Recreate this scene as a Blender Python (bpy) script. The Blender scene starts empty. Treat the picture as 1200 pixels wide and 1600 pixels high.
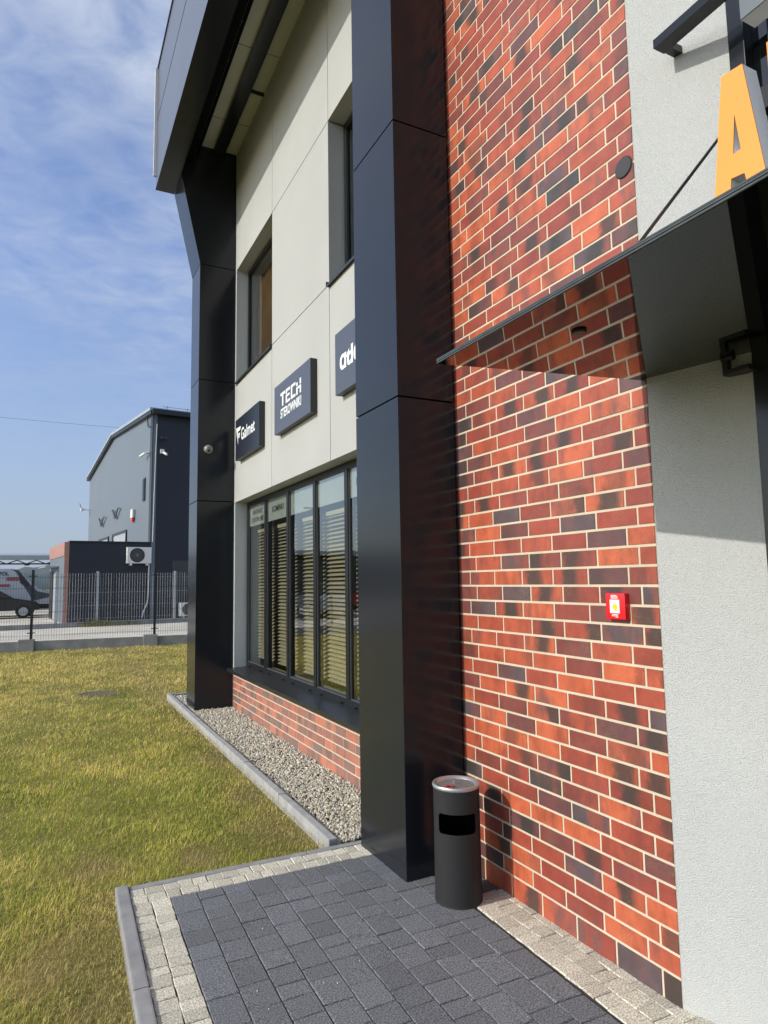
import bpy, bmesh, math, random
import numpy as np
from mathutils import Vector, Matrix, noise as mnoise
random.seed(7); rng = np.random.default_rng(7)
R = math.radians
S = bpy.context.scene
COL = S.collection

# ------------------------------------------------------------------ camera
CAMP = (0.0, 0.0, 1.6)
def cam_axes(yaw, pit, rol):
    cy, sy, cp, sp = math.cos(yaw), math.sin(yaw), math.cos(pit), math.sin(pit)
    f = Vector((sy*cp, cy*cp, sp)); r = Vector((cy, -sy, 0)); u = r.cross(f)
    cr, sr = math.cos(rol), math.sin(rol)
    return cr*r + sr*u, -sr*r + cr*u, f
r_, u_, f_ = cam_axes(0.47193643, 0.1025789, -0.01603837)
cd = bpy.data.cameras.new('camera'); cam = bpy.data.objects.new('camera', cd); COL.objects.link(cam)
cam.matrix_world = Matrix(((r_.x, u_.x, -f_.x, CAMP[0]), (r_.y, u_.y, -f_.y, CAMP[1]), (r_.z, u_.z, -f_.z, CAMP[2]), (0, 0, 0, 1)))
cd.sensor_fit = 'HORIZONTAL'; cd.sensor_width = 36; cd.lens = 36*1033.575/1200
cd.clip_start = 0.05; cd.clip_end = 5000
S.camera = cam

# ------------------------------------------------------------------ sky and sun
SUN_EL = 29.7; SUN_DIR = Vector((1, -0.03, -0.57))          # the way the light travels
w = bpy.data.worlds.new('World'); S.world = w; w.use_nodes = True
nt = w.node_tree; nt.nodes.clear()
def WN(t, **k):
    n = nt.nodes.new(t)
    for a, b in k.items(): setattr(n, a, b)
    return n
L = nt.links.new
sky = WN('ShaderNodeTexSky', sky_type='NISHITA', sun_disc=False, sun_elevation=R(SUN_EL), sun_rotation=R(-88), altitude=200, air_density=1.0, dust_density=1.2, ozone_density=1.6)
tc = WN('ShaderNodeTexCoord'); sep = WN('ShaderNodeSeparateXYZ'); L(tc.outputs['Generated'], sep.inputs[0])
zz = WN('ShaderNodeMath', operation='ADD'); zz.inputs[1].default_value = 0.12; L(sep.outputs['Z'], zz.inputs[0])
dx = WN('ShaderNodeMath', operation='DIVIDE'); L(sep.outputs['X'], dx.inputs[0]); L(zz.outputs[0], dx.inputs[1])
dy = WN('ShaderNodeMath', operation='DIVIDE'); L(sep.outputs['Y'], dy.inputs[0]); L(zz.outputs[0], dy.inputs[1])
cmb = WN('ShaderNodeCombineXYZ'); L(dx.outputs[0], cmb.inputs[0]); L(dy.outputs[0], cmb.inputs[1])
mp = WN('ShaderNodeMapping'); mp.inputs['Rotation'].default_value = (0, 0, R(38)); mp.inputs['Scale'].default_value = (1.0, 1.2, 1); L(cmb.outputs[0], mp.inputs[0])
n1 = WN('ShaderNodeTexNoise'); n1.inputs['Scale'].default_value = 1.1; n1.inputs['Detail'].default_value = 4; n1.inputs['Roughness'].default_value = .55; L(mp.outputs[0], n1.inputs[0])
n2 = WN('ShaderNodeTexNoise'); n2.inputs['Scale'].default_value = 8.5; n2.inputs['Detail'].default_value = 5; n2.inputs['Roughness'].default_value = .55; n2.inputs['Distortion'].default_value = .5; L(mp.outputs[0], n2.inputs[0])
r1 = WN('ShaderNodeMapRange'); r1.inputs[1].default_value = .20; r1.inputs[2].default_value = .52; L(n1.outputs[0], r1.inputs[0])
r2 = WN('ShaderNodeMapRange'); r2.inputs[1].default_value = .30; r2.inputs[2].default_value = .70; r2.inputs[3].default_value = .36; L(n2.outputs[0], r2.inputs[0])
mm = WN('ShaderNodeMath', operation='MULTIPLY'); L(r1.outputs[0], mm.inputs[0]); L(r2.outputs[0], mm.inputs[1])
m2 = WN('ShaderNodeMath', operation='MULTIPLY'); m2.inputs[1].default_value = 1.0
ce = WN('ShaderNodeMapRange', interpolation_type='SMOOTHSTEP'); ce.inputs[1].default_value = .12; ce.inputs[2].default_value = .62; ce.inputs[3].default_value = .12; L(sep.outputs['Z'], ce.inputs[0])
m3 = WN('ShaderNodeMath', operation='MULTIPLY'); L(mm.outputs[0], m3.inputs[0]); L(ce.outputs[0], m3.inputs[1]); L(m3.outputs[0], m2.inputs[0])
mx = WN('ShaderNodeMix', data_type='RGBA'); L(m2.outputs[0], mx.inputs[0])
tn = WN('ShaderNodeMix', data_type='RGBA', blend_type='MULTIPLY'); tn.inputs[0].default_value = 1; tn.inputs[7].default_value = (.60, .72, .95, 1); L(sky.outputs[0], tn.inputs[6])
L(tn.outputs[2], mx.inputs[6]); mx.inputs[7].default_value = (2.75, 3.1, 3.85, 1)
hz = WN('ShaderNodeMapRange'); hz.inputs[1].default_value = 0.0; hz.inputs[2].default_value = .42; hz.inputs[3].default_value = 1; hz.inputs[4].default_value = 0; L(sep.outputs['Z'], hz.inputs[0])
mh = WN('ShaderNodeMix', data_type='RGBA'); L(hz.outputs[0], mh.inputs[0]); L(mx.outputs[2], mh.inputs[6]); mh.inputs[7].default_value = (1.95, 2.3, 2.8, 1)
ng = WN('ShaderNodeMapRange', interpolation_type='SMOOTHSTEP'); ng.inputs[1].default_value = -.1; ng.inputs[2].default_value = -.85; ng.inputs[3].default_value = 0; ng.inputs[4].default_value = 1; L(sep.outputs['X'], ng.inputs[0])
ms_ = WN('ShaderNodeMix', data_type='RGBA'); L(ng.outputs[0], ms_.inputs[0]); L(mh.outputs[2], ms_.inputs[6]); L(sky.outputs[0], ms_.inputs[7])
bg = WN('ShaderNodeBackground'); bg.inputs[1].default_value = .15; L(ms_.outputs[2], bg.inputs[0])
wo = WN('ShaderNodeOutputWorld'); L(bg.outputs[0], wo.inputs[0])
sd = bpy.data.lights.new('sun', 'SUN'); sd.energy = 2.35; sd.angle = R(.53); sd.color = (1.0, .94, .85)
sun = bpy.data.objects.new('sun', sd); COL.objects.link(sun)
sun.rotation_euler = SUN_DIR.to_track_quat('-Z', 'Y').to_euler()
S.view_settings.view_transform = 'Standard'; S.view_settings.look = 'None'; S.view_settings.exposure = .5; S.view_settings.gamma = 1
S.render.engine = 'CYCLES'; S.cycles.max_bounces = 8; S.cycles.transparent_max_bounces = 12

# ------------------------------------------------------------------ materials
def mat(name, col, rough=.6, metal=0, spec=.5, bump=0, bscale=60, var=0, vscale=3, ior=None, detail=3):
    m = bpy.data.materials.new(name); m.use_nodes = True; t = m.node_tree; b = t.nodes['Principled BSDF']
    b.inputs['Base Color'].default_value = (*col, 1); b.inputs['Roughness'].default_value = rough; b.inputs['Metallic'].default_value = metal
    b.inputs['Specular IOR Level'].default_value = spec
    if ior: b.inputs['IOR'].default_value = ior
    if bump or var:
        c = t.nodes.new('ShaderNodeTexCoord')
    if bump:
        n = t.nodes.new('ShaderNodeTexNoise'); n.inputs['Scale'].default_value = bscale; n.inputs['Detail'].default_value = detail
        t.links.new(c.outputs['Object'], n.inputs[0]); bp = t.nodes.new('ShaderNodeBump'); bp.inputs['Strength'].default_value = 1; bp.inputs['Distance'].default_value = bump
        t.links.new(n.outputs[0], bp.inputs['Height']); t.links.new(bp.outputs[0], b.inputs['Normal'])
    if var:
        n = t.nodes.new('ShaderNodeTexNoise'); n.inputs['Scale'].default_value = vscale; n.inputs['Detail'].default_value = 5
        t.links.new(c.outputs['Object'], n.inputs[0]); mr = t.nodes.new('ShaderNodeMapRange'); mr.inputs[1].default_value = .3; mr.inputs[2].default_value = .7
        mr.inputs[3].default_value = 1-var; mr.inputs[4].default_value = 1+var; t.links.new(n.outputs[0], mr.inputs[0])
        x = t.nodes.new('ShaderNodeMix'); x.data_type = 'RGBA'; x.blend_type = 'MULTIPLY'; x.inputs[0].default_value = 1; x.inputs[6].default_value = (*col, 1)
        t.links.new(mr.outputs[0], x.inputs[7]); t.links.new(x.outputs[2], b.inputs['Base Color'])
    return m
def stucco(name, col, bump, scale, speck=.0):
    m = mat(name, col, .9, spec=.2); t = m.node_tree; b = t.nodes['Principled BSDF']
    c = t.nodes.new('ShaderNodeTexCoord')
    v = t.nodes.new('ShaderNodeTexVoronoi'); v.inputs['Scale'].default_value = scale; t.links.new(c.outputs['Object'], v.inputs[0])
    n = t.nodes.new('ShaderNodeTexNoise'); n.inputs['Scale'].default_value = scale*.8; n.inputs['Detail'].default_value = 4; t.links.new(c.outputs['Object'], n.inputs[0])
    a = t.nodes.new('ShaderNodeMath'); a.operation = 'SUBTRACT'; t.links.new(n.outputs[0], a.inputs[0]); t.links.new(v.outputs['Distance'], a.inputs[1])
    bp = t.nodes.new('ShaderNodeBump'); bp.inputs['Distance'].default_value = bump; t.links.new(a.outputs[0], bp.inputs['Height']); t.links.new(bp.outputs[0], b.inputs['Normal'])
    n2 = t.nodes.new('ShaderNodeTexNoise'); n2.inputs['Scale'].default_value = 1.3; n2.inputs['Detail'].default_value = 6; t.links.new(c.outputs['Object'], n2.inputs[0])
    mr = t.nodes.new('ShaderNodeMapRange'); mr.inputs[1].default_value = .3; mr.inputs[2].default_value = .7; mr.inputs[3].default_value = .955; mr.inputs[4].default_value = 1.03; t.links.new(n2.outputs[0], mr.inputs[0])
    pits = t.nodes.new('ShaderNodeMapRange'); pits.inputs[1].default_value = .25; pits.inputs[2].default_value = .8; pits.inputs[3].default_value = 1.0+speck*.3; pits.inputs[4].default_value = 1-speck; t.links.new(v.outputs['Distance'], pits.inputs[0])
    q = t.nodes.new('ShaderNodeMath'); q.operation = 'MULTIPLY'; t.links.new(mr.outputs[0], q.inputs[0]); t.links.new(pits.outputs[0], q.inputs[1])
    x = t.nodes.new('ShaderNodeMix'); x.data_type = 'RGBA'; x.blend_type = 'MULTIPLY'; x.inputs[0].default_value = 1; x.inputs[6].default_value = (*col, 1)
    t.links.new(q.outputs[0], x.inputs[7]); t.links.new(x.outputs[2], b.inputs['Base Color'])
    return m
def attr_mat(name, rough=.8, bump=0, bscale=200, spec=.3, speck=0, sscale=300, transl=0):
    """base colour from the face attribute 'Col' (own colour of each piece), plus fine speckle"""
    m = mat(name, (.5, .5, .5), rough, spec=spec, bump=bump, bscale=bscale); t = m.node_tree; b = t.nodes['Principled BSDF']
    a = t.nodes.new('ShaderNodeAttribute'); a.attribute_name = 'Col'; out = a.outputs['Color']
    if speck:
        c = t.nodes.new('ShaderNodeTexCoord'); n = t.nodes.new('ShaderNodeTexNoise'); n.inputs['Scale'].default_value = sscale; n.inputs['Detail'].default_value = 2
        t.links.new(c.outputs['Object'], n.inputs[0]); mr = t.nodes.new('ShaderNodeMapRange'); mr.inputs[1].default_value = .35; mr.inputs[2].default_value = .68
        mr.inputs[3].default_value = 1-speck; mr.inputs[4].default_value = 1+speck; t.links.new(n.outputs[0], mr.inputs[0])
        x = t.nodes.new('ShaderNodeMix'); x.data_type = 'RGBA'; x.blend_type = 'MULTIPLY'; x.inputs[0].default_value = 1
        t.links.new(out, x.inputs[6]); t.links.new(mr.outputs[0], x.inputs[7]); out = x.outputs[2]
    t.links.new(out, b.inputs['Base Color'])
    if transl:
        tr = t.nodes.new('ShaderNodeBsdfTranslucent'); t.links.new(out, tr.inputs[0]); ms = t.nodes.new('ShaderNodeMixShader'); ms.inputs[0].default_value = transl
        t.links.new(b.outputs[0], ms.inputs[1]); t.links.new(tr.outputs[0], ms.inputs[2]); t.links.new(ms.outputs[0], t.nodes['Material Output'].inputs[0])
    return m
def brick_mat(pale_mix=0):
    m = bpy.data.materials.new('clinker'); m.use_nodes = True; t = m.node_tree; b = t.nodes['Principled BSDF']; N = t.nodes.new; K = t.links.new
    at = N('ShaderNodeAttribute'); at.attribute_name = 'Rnd'; s = N('ShaderNodeSeparateColor'); K(at.outputs['Color'], s.inputs[0])
    uv = N('ShaderNodeUVMap'); uv.uv_map = 'UV'; su = N('ShaderNodeSeparateXYZ'); K(uv.outputs[0], su.inputs[0])
    c = N('ShaderNodeTexCoord')
    rp = N('ShaderNodeValToRGB'); e = rp.color_ramp; e.interpolation = 'CONSTANT'
    cols = [(0, (.45, .105, .045)), (.17, (.37, .078, .038)), (.34, (.29, .056, .034)), (.54, (.235, .048, .033)), (.70, (.165, .044, .036)), (.82, (.115, .048, .048)), (.92, (.082, .058, .064)), (.975, (.05, .046, .046))]
    e.elements[0].color = (*cols[0][1], 1); e.elements[1].position = cols[1][0]; e.elements[1].color = (*cols[1][1], 1)
    for p, q in cols[2:]: x = e.elements.new(p); x.color = (*q, 1)
    K(s.outputs[0], rp.inputs[0])
    # second firing tone blended in across each brick
    sc = N('ShaderNodeMath'); sc.operation = 'MULTIPLY'; sc.inputs[1].default_value = 7.31; K(s.outputs[1], sc.inputs[0])
    fr_ = N('ShaderNodeMath'); fr_.operation = 'FRACT'; K(sc.outputs[0], fr_.inputs[0])
    rp2 = N('ShaderNodeValToRGB'); e2 = rp2.color_ramp; e2.elements[0].color = (.36, .075, .032, 1); e2.elements[1].color = (.085, .062, .066, 1)
    x_ = e2.elements.new(.55); x_.color = (.20, .042, .028, 1); K(fr_.outputs[0], rp2.inputs[0])
    mpx = N('ShaderNodeMapping'); mpx.inputs['Scale'].default_value = (1, 1, .38); K(c.outputs['Object'], mpx.inputs[0])
    n7 = N('ShaderNodeTexNoise'); n7.inputs['Scale'].default_value = 10; n7.inputs['Detail'].default_value = 5; n7.inputs['Roughness'].default_value = .6; K(mpx.outputs[0], n7.inputs[0])
    m7 = N('ShaderNodeMapRange'); m7.interpolation_type = 'SMOOTHSTEP'; m7.inputs[1].default_value = .42; m7.inputs[2].default_value = .66; m7.inputs[4].default_value = .75; K(n7.outputs[0], m7.inputs[0])
    x0 = N('ShaderNodeMix'); x0.data_type = 'RGBA'; K(m7.outputs[0], x0.inputs[0]); K(rp.outputs[0], x0.inputs[6]); K(rp2.outputs[0], x0.inputs[7])
    # clouding inside a brick
    n = N('ShaderNodeTexNoise'); n.inputs['Scale'].default_value = 9; n.inputs['Detail'].default_value = 6; n.inputs['Roughness'].default_value = .65; K(c.outputs['Object'], n.inputs[0])
    m1 = N('ShaderNodeMapRange'); m1.inputs[1].default_value = .3; m1.inputs[2].default_value = .7; m1.inputs[3].default_value = .88; m1.inputs[4].default_value = 1.34; K(n.outputs[0], m1.inputs[0])
    x1 = N('ShaderNodeMix'); x1.data_type = 'RGBA'; x1.blend_type = 'MULTIPLY'; x1.inputs[0].default_value = 1; K(x0.outputs[2], x1.inputs[6]); K(m1.outputs[0], x1.inputs[7])
    # kiln flash: a dark smudge at its own place in some bricks
    mu = N('ShaderNodeMath'); mu.operation = 'MULTIPLY'; mu.inputs[1].default_value = .5; K(n.outputs[0], mu.inputs[0])
    ad = N('ShaderNodeMath'); ad.operation = 'ADD'; K(su.outputs[0], ad.inputs[0]); K(mu.outputs[0], ad.inputs[1])
    sb = N('ShaderNodeMath'); sb.operation = 'SUBTRACT'; K(ad.outputs[0], sb.inputs[0]); K(s.outputs[1], sb.inputs[1])
    sb2 = N('ShaderNodeMath'); sb2.operation = 'SUBTRACT'; sb2.inputs[1].default_value = .25; K(sb.outputs[0], sb2.inputs[0])
    ab = N('ShaderNodeMath'); ab.operation = 'ABSOLUTE'; K(sb2.outputs[0], ab.inputs[0])
    m3 = N('ShaderNodeMapRange'); m3.interpolation_type = 'SMOOTHSTEP'; m3.inputs[1].default_value = .10; m3.inputs[2].default_value = .34; m3.inputs[3].default_value = 1; m3.inputs[4].default_value = 0; K(ab.outputs[0], m3.inputs[0])
    g = N('ShaderNodeMapRange'); g.inputs[1].default_value = .58; g.inputs[2].default_value = .84; K(s.outputs[2], g.inputs[0])
    gm = N('ShaderNodeMath'); gm.operation = 'MULTIPLY'; K(m3.outputs[0], gm.inputs[0]); K(g.outputs[0], gm.inputs[1])
    g9 = N('ShaderNodeMath'); g9.operation = 'MULTIPLY'; g9.inputs[1].default_value = .88; K(gm.outputs[0], g9.inputs[0])
    x2 = N('ShaderNodeMix'); x2.data_type = 'RGBA'; K(g9.outputs[0], x2.inputs[0]); K(x1.outputs[2], x2.inputs[6]); x2.inputs[7].default_value = (.036, .035, .033, 1)
    # pale mineral flecks on a few bricks
    n5 = N('ShaderNodeTexNoise'); n5.inputs['Scale'].default_value = 330; n5.inputs['Detail'].default_value = 1; K(c.outputs['Object'], n5.inputs[0])
    fm = N('ShaderNodeMapRange'); fm.inputs[1].default_value = .63; fm.inputs[2].default_value = .7; K(n5.outputs[0], fm.inputs[0])
    n6 = N('ShaderNodeTexNoise'); n6.inputs['Scale'].default_value = 5; K(c.outputs['Object'], n6.inputs[0])
    f6 = N('ShaderNodeMapRange'); f6.inputs[1].default_value = .56; f6.inputs[2].default_value = .66; f6.inputs[4].default_value = .8; K(n6.outputs[0], f6.inputs[0])
    ff = N('ShaderNodeMath'); ff.operation = 'MULTIPLY'; K(fm.outputs[0], ff.inputs[0]); K(f6.outputs[0], ff.inputs[1])
    x3 = N('ShaderNodeMix'); x3.data_type = 'RGBA'; K(ff.outputs[0], x3.inputs[0]); K(x2.outputs[2], x3.inputs[6]); x3.inputs[7].default_value = (.35, .28, .16, 1)
    x4 = N('ShaderNodeMix'); x4.data_type = 'RGBA'; x4.inputs[0].default_value = pale_mix; K(x3.outputs[2], x4.inputs[6]); x4.inputs[7].default_value = (.50, .40, .33, 1)  # blends the whole brick colour evenly towards a pale buff
    K(x4.outputs[2], b.inputs['Base Color'])
    b.inputs['Roughness'].default_value = .42; b.inputs['Specular IOR Level'].default_value = .45
    n4 = N('ShaderNodeTexNoise'); n4.inputs['Scale'].default_value = 120; n4.inputs['Detail'].default_value = 4; K(c.outputs['Object'], n4.inputs[0])
    bp = N('ShaderNodeBump'); bp.inputs['Distance'].default_value = .0012; K(n4.outputs[0], bp.inputs['Height']); K(bp.outputs[0], b.inputs['Normal'])
    return m
def glass_mat(name, tint, ior=1.75):
    m = bpy.data.materials.new(name); m.use_nodes = True; t = m.node_tree; t.nodes.clear(); N = t.nodes.new
    fr = N('ShaderNodeFresnel'); fr.inputs[0].default_value = ior; tr = N('ShaderNodeBsdfTransparent'); tr.inputs[0].default_value = (*tint, 1)
    gl = N('ShaderNodeBsdfGlossy'); gl.inputs['Roughness'].default_value = 0.0; gl.inputs[0].default_value = (.95, .98, 1, 1)
    c = N('ShaderNodeTexCoord'); n = N('ShaderNodeTexNoise'); n.inputs['Scale'].default_value = 1.1; t.links.new(c.outputs['Object'], n.inputs[0])
    bp = N('ShaderNodeBump'); bp.inputs['Distance'].default_value = .004; t.links.new(n.outputs[0], bp.inputs['Height']); t.links.new(bp.outputs[0], gl.inputs['Normal'])
    ms = N('ShaderNodeMixShader'); mu_ = N('ShaderNodeMath'); mu_.operation = 'MULTIPLY'; mu_.use_clamp = True; mu_.inputs[1].default_value = 1.45; t.links.new(fr.outputs[0], mu_.inputs[0]); t.links.new(mu_.outputs[0], ms.inputs[0]); t.links.new(tr.outputs[0], ms.inputs[1]); t.links.new(gl.outputs[0], ms.inputs[2])
    o = N('ShaderNodeOutputMaterial'); t.links.new(ms.outputs[0], o.inputs[0]); return m

M = dict(
 clinker=brick_mat(.015), clinker_pale=brick_mat(.26),  # second copy: same brick with a stronger pale blend, for the plinth
 mortar=mat('mortar', (.57, .49, .37), .95, bump=.001, bscale=300, var=.08, vscale=8, spec=.2),
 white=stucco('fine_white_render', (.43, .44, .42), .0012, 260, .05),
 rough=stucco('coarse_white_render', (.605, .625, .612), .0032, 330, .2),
 alu=mat('anthracite_aluminium', (.016, .018, .022), .17, spec=.34, var=.07, vscale=1.5, bump=.00012, bscale=6),
 core=mat('dark_subframe', (.004, .004, .004), .9, spec=.1),
 fascia=mat('grey_aluminium_fascia', (.09, .105, .14), .3, spec=.8, var=.05, vscale=1),
 soffit=mat('pale_soffit_board', (.55, .55, .47), .8, var=.05),
 steel=mat('black_painted_steel', (.018, .018, .02), .4, bump=.0003, bscale=40),
 frame=mat('dark_window_frame', (.010, .0115, .013), .38, spec=.35, var=.08),
 sill=mat('dark_sill_sheet', (.017, .0185, .020), .34, spec=.6, var=.2, vscale=5, bump=.0006, bscale=9),
 glass=glass_mat('window_glass', (.82, .84, .79), 1.9),
 film=mat('frosted_film', (.42, .46, .46), .5, var=.05, spec=.5),
 blackglass=mat('black_canopy_glass', (.003, .0045, .0045), .015, spec=.5, ior=1.7),
 glassedge=mat('laminated_glass_edge', (.06, .07, .065), .25, var=.3, vscale=12),
 slat=mat('cream_blind_slat', (.60, .56, .42), .45, var=.05),
 bead=mat('grey_gasket', (.06, .064, .07), .5, var=.1),
 room=mat('room_plaster', (.22, .21, .18), .9, var=.2),
 curtain=mat('brown_curtain', (.20, .12, .045), .9, var=.2, vscale=2, bump=.01, bscale=14),
 signface=mat('sign_face_graphite', (.07, .075, .09), .28, spec=.6, var=.04),
 signdark=mat('sign_face_navy', (.016, .019, .028), .3, spec=.5, var=.05),
 signside=mat('sign_side_graphite', (.03, .031, .03), .45, var=.06),
 lettering=mat('white_lettering', (.80, .82, .82), .4, var=.02),
 ink=mat('dark_lettering', (.04, .045, .05), .6, var=.1),
 orange=mat('orange_acrylic', (.84, .33, .06), .3, var=.02, spec=.4),
 whiteside=mat('white_letter_return', (.88, .90, .92), .4, var=.02),
 greyletter=mat('grey_acrylic', (.14, .16, .17), .2, spec=.7, var=.04),
 red=mat('red_plastic', (.70, .012, .02), .3, spec=.5, var=.03),
 paper=mat('white_label', (.75, .78, .70), .5, var=.04),
 yellow=mat('yellow_plastic', (.85, .55, .03), .4, var=.04),
 bin=mat('black_powder_coat', (.055, .056, .059), .42, spec=.45, bump=.0005, bscale=700),
 chrome=mat('brushed_steel', (.48, .49, .49), .36, metal=.65, bump=.0004, bscale=60),
 ash=mat('sand_and_ash', (.13, .12, .10), .9, bump=.006, bscale=120, var=.5, vscale=60),
 kerb=mat('grey_kerb_concrete', (.27, .27, .265), .85, bump=.0012, bscale=160, var=.16, vscale=9),
 kerblight=mat('pale_kerb_concrete', (.33, .33, .32), .85, bump=.0015, bscale=160, var=.16, vscale=9),
 paver=attr_mat('dark_textured_pavers', .8, .0018, 200, .35, .55, 160),
 sett=attr_mat('sand_coloured_setts', .9, .0030, 190, .2, .42, 150),
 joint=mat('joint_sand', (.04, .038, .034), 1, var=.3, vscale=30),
 stone=attr_mat('washed_gravel', .8, 0, 200, .3, .15, 120),
 blade=attr_mat('grass_blade', .6, 0, 200, .25, 0, 1, .28),
 concrete=mat('plinth_concrete', (.27, .27, .255), .9, bump=.003, bscale=50, var=.18, vscale=4),
 galv=mat('galvanised_wire', (.42, .45, .47), .45, metal=.4, var=.1),
 wire=mat('dark_fence_wire', (.018, .02, .02), .5, var=.1),
 cladgrey=mat('light_grey_cladding', (.13, .158, .188), .5, var=.04, vscale=.4),
 cladnavy=mat('navy_cladding', (.013, .017, .028), .5, var=.1, vscale=.5),
 clador=mat('copper_coloured_sheet', (.38, .19, .14), .45, var=.08),
 trimdark=mat('dark_trim', (.012, .014, .018), .4, var=.1),
 trimlight=mat('pale_roof_flashing', (.32, .36, .38), .4, var=.05),
 whitepl=mat('white_plastic', (.68, .69, .66), .45, var=.04),
 darkpl=mat('dark_plastic', (.03, .03, .032), .5, var=.1),
 vanwhite=mat('white_van_paint', (.55, .58, .62), .3, var=.03),
 vandark=mat('dark_van_wrap', (.02, .022, .026), .3, var=.1),
 carred=mat('red_car_paint', (.35, .02, .02), .25, var=.03),
 carsilver=mat('silver_car_paint', (.35, .36, .38), .25, var=.03),
 tyre=mat('tyre_rubber', (.015, .015, .015), .8, var=.1),
 greenhall=mat('dark_green_cladding', (.02, .05, .035), .6, var=.1),
 hill=mat('wooded_hill', (.085, .115, .12), 1, var=.25, vscale=.05),
 bark=mat('bark', (.09, .07, .05), .9, bump=.01, bscale=20, var=.2),
 weed=mat('dry_weed', (.22, .20, .09), .9, var=.3, vscale=8),
)

def yard_mat():
    m = mat('pale_concrete_paving', (.36, .345, .30), .9, spec=.2); t = m.node_tree; b = t.nodes['Principled BSDF']; N = t.nodes.new; K = t.links.new
    c = N('ShaderNodeTexCoord'); n = N('ShaderNodeTexNoise'); n.inputs['Scale'].default_value = .5; n.inputs['Detail'].default_value = 8; K(c.outputs['Object'], n.inputs[0])
    br = N('ShaderNodeTexBrick'); br.inputs['Scale'].default_value = 5; br.inputs['Color1'].default_value = (.64, .59, .48, 1); br.inputs['Color2'].default_value = (.56, .52, .43, 1); br.inputs['Mortar'].default_value = (.36, .34, .30, 1); br.inputs['Mortar Size'].default_value = .012; K(c.outputs['Object'], br.inputs[0])
    mr = N('ShaderNodeMapRange'); mr.inputs[1].default_value = .3; mr.inputs[2].default_value = .7; mr.inputs[3].default_value = .8; mr.inputs[4].default_value = 1.15; K(n.outputs[0], mr.inputs[0])
    x = N('ShaderNodeMix'); x.data_type = 'RGBA'; x.blend_type = 'MULTIPLY'; x.inputs[0].default_value = 1; K(br.outputs[0], x.inputs[6]); K(mr.outputs[0], x.inputs[7]); K(x.outputs[2], b.inputs['Base Color'])
    return m
M['yard'] = yard_mat()
def soil_mat():
    m = mat('thatch_and_soil', (.1, .09, .04), 1, spec=.1, bump=.01, bscale=40); t = m.node_tree; b = t.nodes['Principled BSDF']; N = t.nodes.new; K = t.links.new
    c = N('ShaderNodeTexCoord'); n = N('ShaderNodeTexNoise'); n.inputs['Scale'].default_value = 1.4; n.inputs['Detail'].default_value = 9; n.inputs['Roughness'].default_value = .7; K(c.outputs['Object'], n.inputs[0])
    rp = N('ShaderNodeValToRGB'); rp.color_ramp.elements[0].position = .3; rp.color_ramp.elements[0].color = (.10, .105, .025, 1); rp.color_ramp.elements[1].position = .7; rp.color_ramp.elements[1].color = (.27, .21, .085, 1)
    K(n.outputs[0], rp.inputs[0]); K(rp.outputs[0], b.inputs['Base Color']); return m
M['soil'] = soil_mat()

# ------------------------------------------------------------------ mesh helpers
def bmnew(): return bmesh.new()
def box(bm, x0, x1, y0, y1, z0, z1, bev=0, T=None):
    vs = [bm.verts.new((x, y, z)) for x in (x0, x1) for y in (y0, y1) for z in (z0, z1)]
    fs = [bm.faces.new([vs[i] for i in f]) for f in ((0, 1, 3, 2), (4, 6, 7, 5), (0, 4, 5, 1), (2, 3, 7, 6), (0, 2, 6, 4), (1, 5, 7, 3))]
    if bev:
        es = list({e for f in fs for e in f.edges})
        r = bmesh.ops.bevel(bm, geom=es, offset=bev, segments=2, profile=.7, affect='EDGES')
        vs = list({v for f in r['faces'] for v in f.verts} | {v for v in vs if v.is_valid})
    if T is not None:
        for v in vs: v.co = T(v.co)
    return vs
def prism(bm, pts, axis, a, b, T=None):
    """closed polygon given in the plane of the two other axes, extruded along axis from a to b"""
    def mk(p, c):
        if axis == 'Y': q = Vector((p[0], c, p[1]))
        elif axis == 'X': q = Vector((c, p[0], p[1]))
        else: q = Vector((p[0], p[1], c))
        return T(q) if T else q
    A = [bm.verts.new(mk(p, a)) for p in pts]; B = [bm.verts.new(mk(p, b)) for p in pts]; n = len(pts)
    bm.faces.new(A); bm.faces.new(B[::-1])
    for i in range(n): bm.faces.new((A[i], B[i], B[(i+1) % n], A[(i+1) % n]))
    return A+B
def tube(bm, p, q, r, seg=8, r2=None, cap=True):
    p, q = Vector(p), Vector(q); d = (q-p).normalized(); a = d.orthogonal().normalized(); b = d.cross(a); r2 = r if r2 is None else r2
    A = [bm.verts.new(p+(a*math.cos(t)+b*math.sin(t))*r) for t in [i*2*math.pi/seg for i in range(seg)]]
    B = [bm.verts.new(q+(a*math.cos(t)+b*math.sin(t))*r2) for t in [i*2*math.pi/seg for i in range(seg)]]
    for i in range(seg): bm.faces.new((A[i], A[(i+1) % seg], B[(i+1) % seg], B[i]))
    if cap: bm.faces.new(A[::-1]); bm.faces.new(B)
def lathe(bm, prof, seg=48, c=(0, 0), T=None):
    rings = []
    for r, z in prof:
        if r < 1e-6: v = bm.verts.new((c[0], c[1], z)); v.co = T(v.co) if T else v.co; rings.append([v]); continue
        ring = []
        for i in range(seg):
            t = 2*math.pi*i/seg; co = Vector((c[0]+r*math.cos(t), c[1]+r*math.sin(t), z)); ring.append(bm.verts.new(T(co) if T else co))
        rings.append(ring)
    for a, b in zip(rings, rings[1:]):
        for i in range(seg):
            j = (i+1) % seg
            if len(a) == 1 and len(b) == 1: continue
            if len(a) == 1: bm.faces.new((a[0], b[j], b[i]))
            elif len(b) == 1: bm.faces.new((a[i], a[j], b[0]))
            else: bm.faces.new((a[i], a[j], b[j], b[i]))
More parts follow.
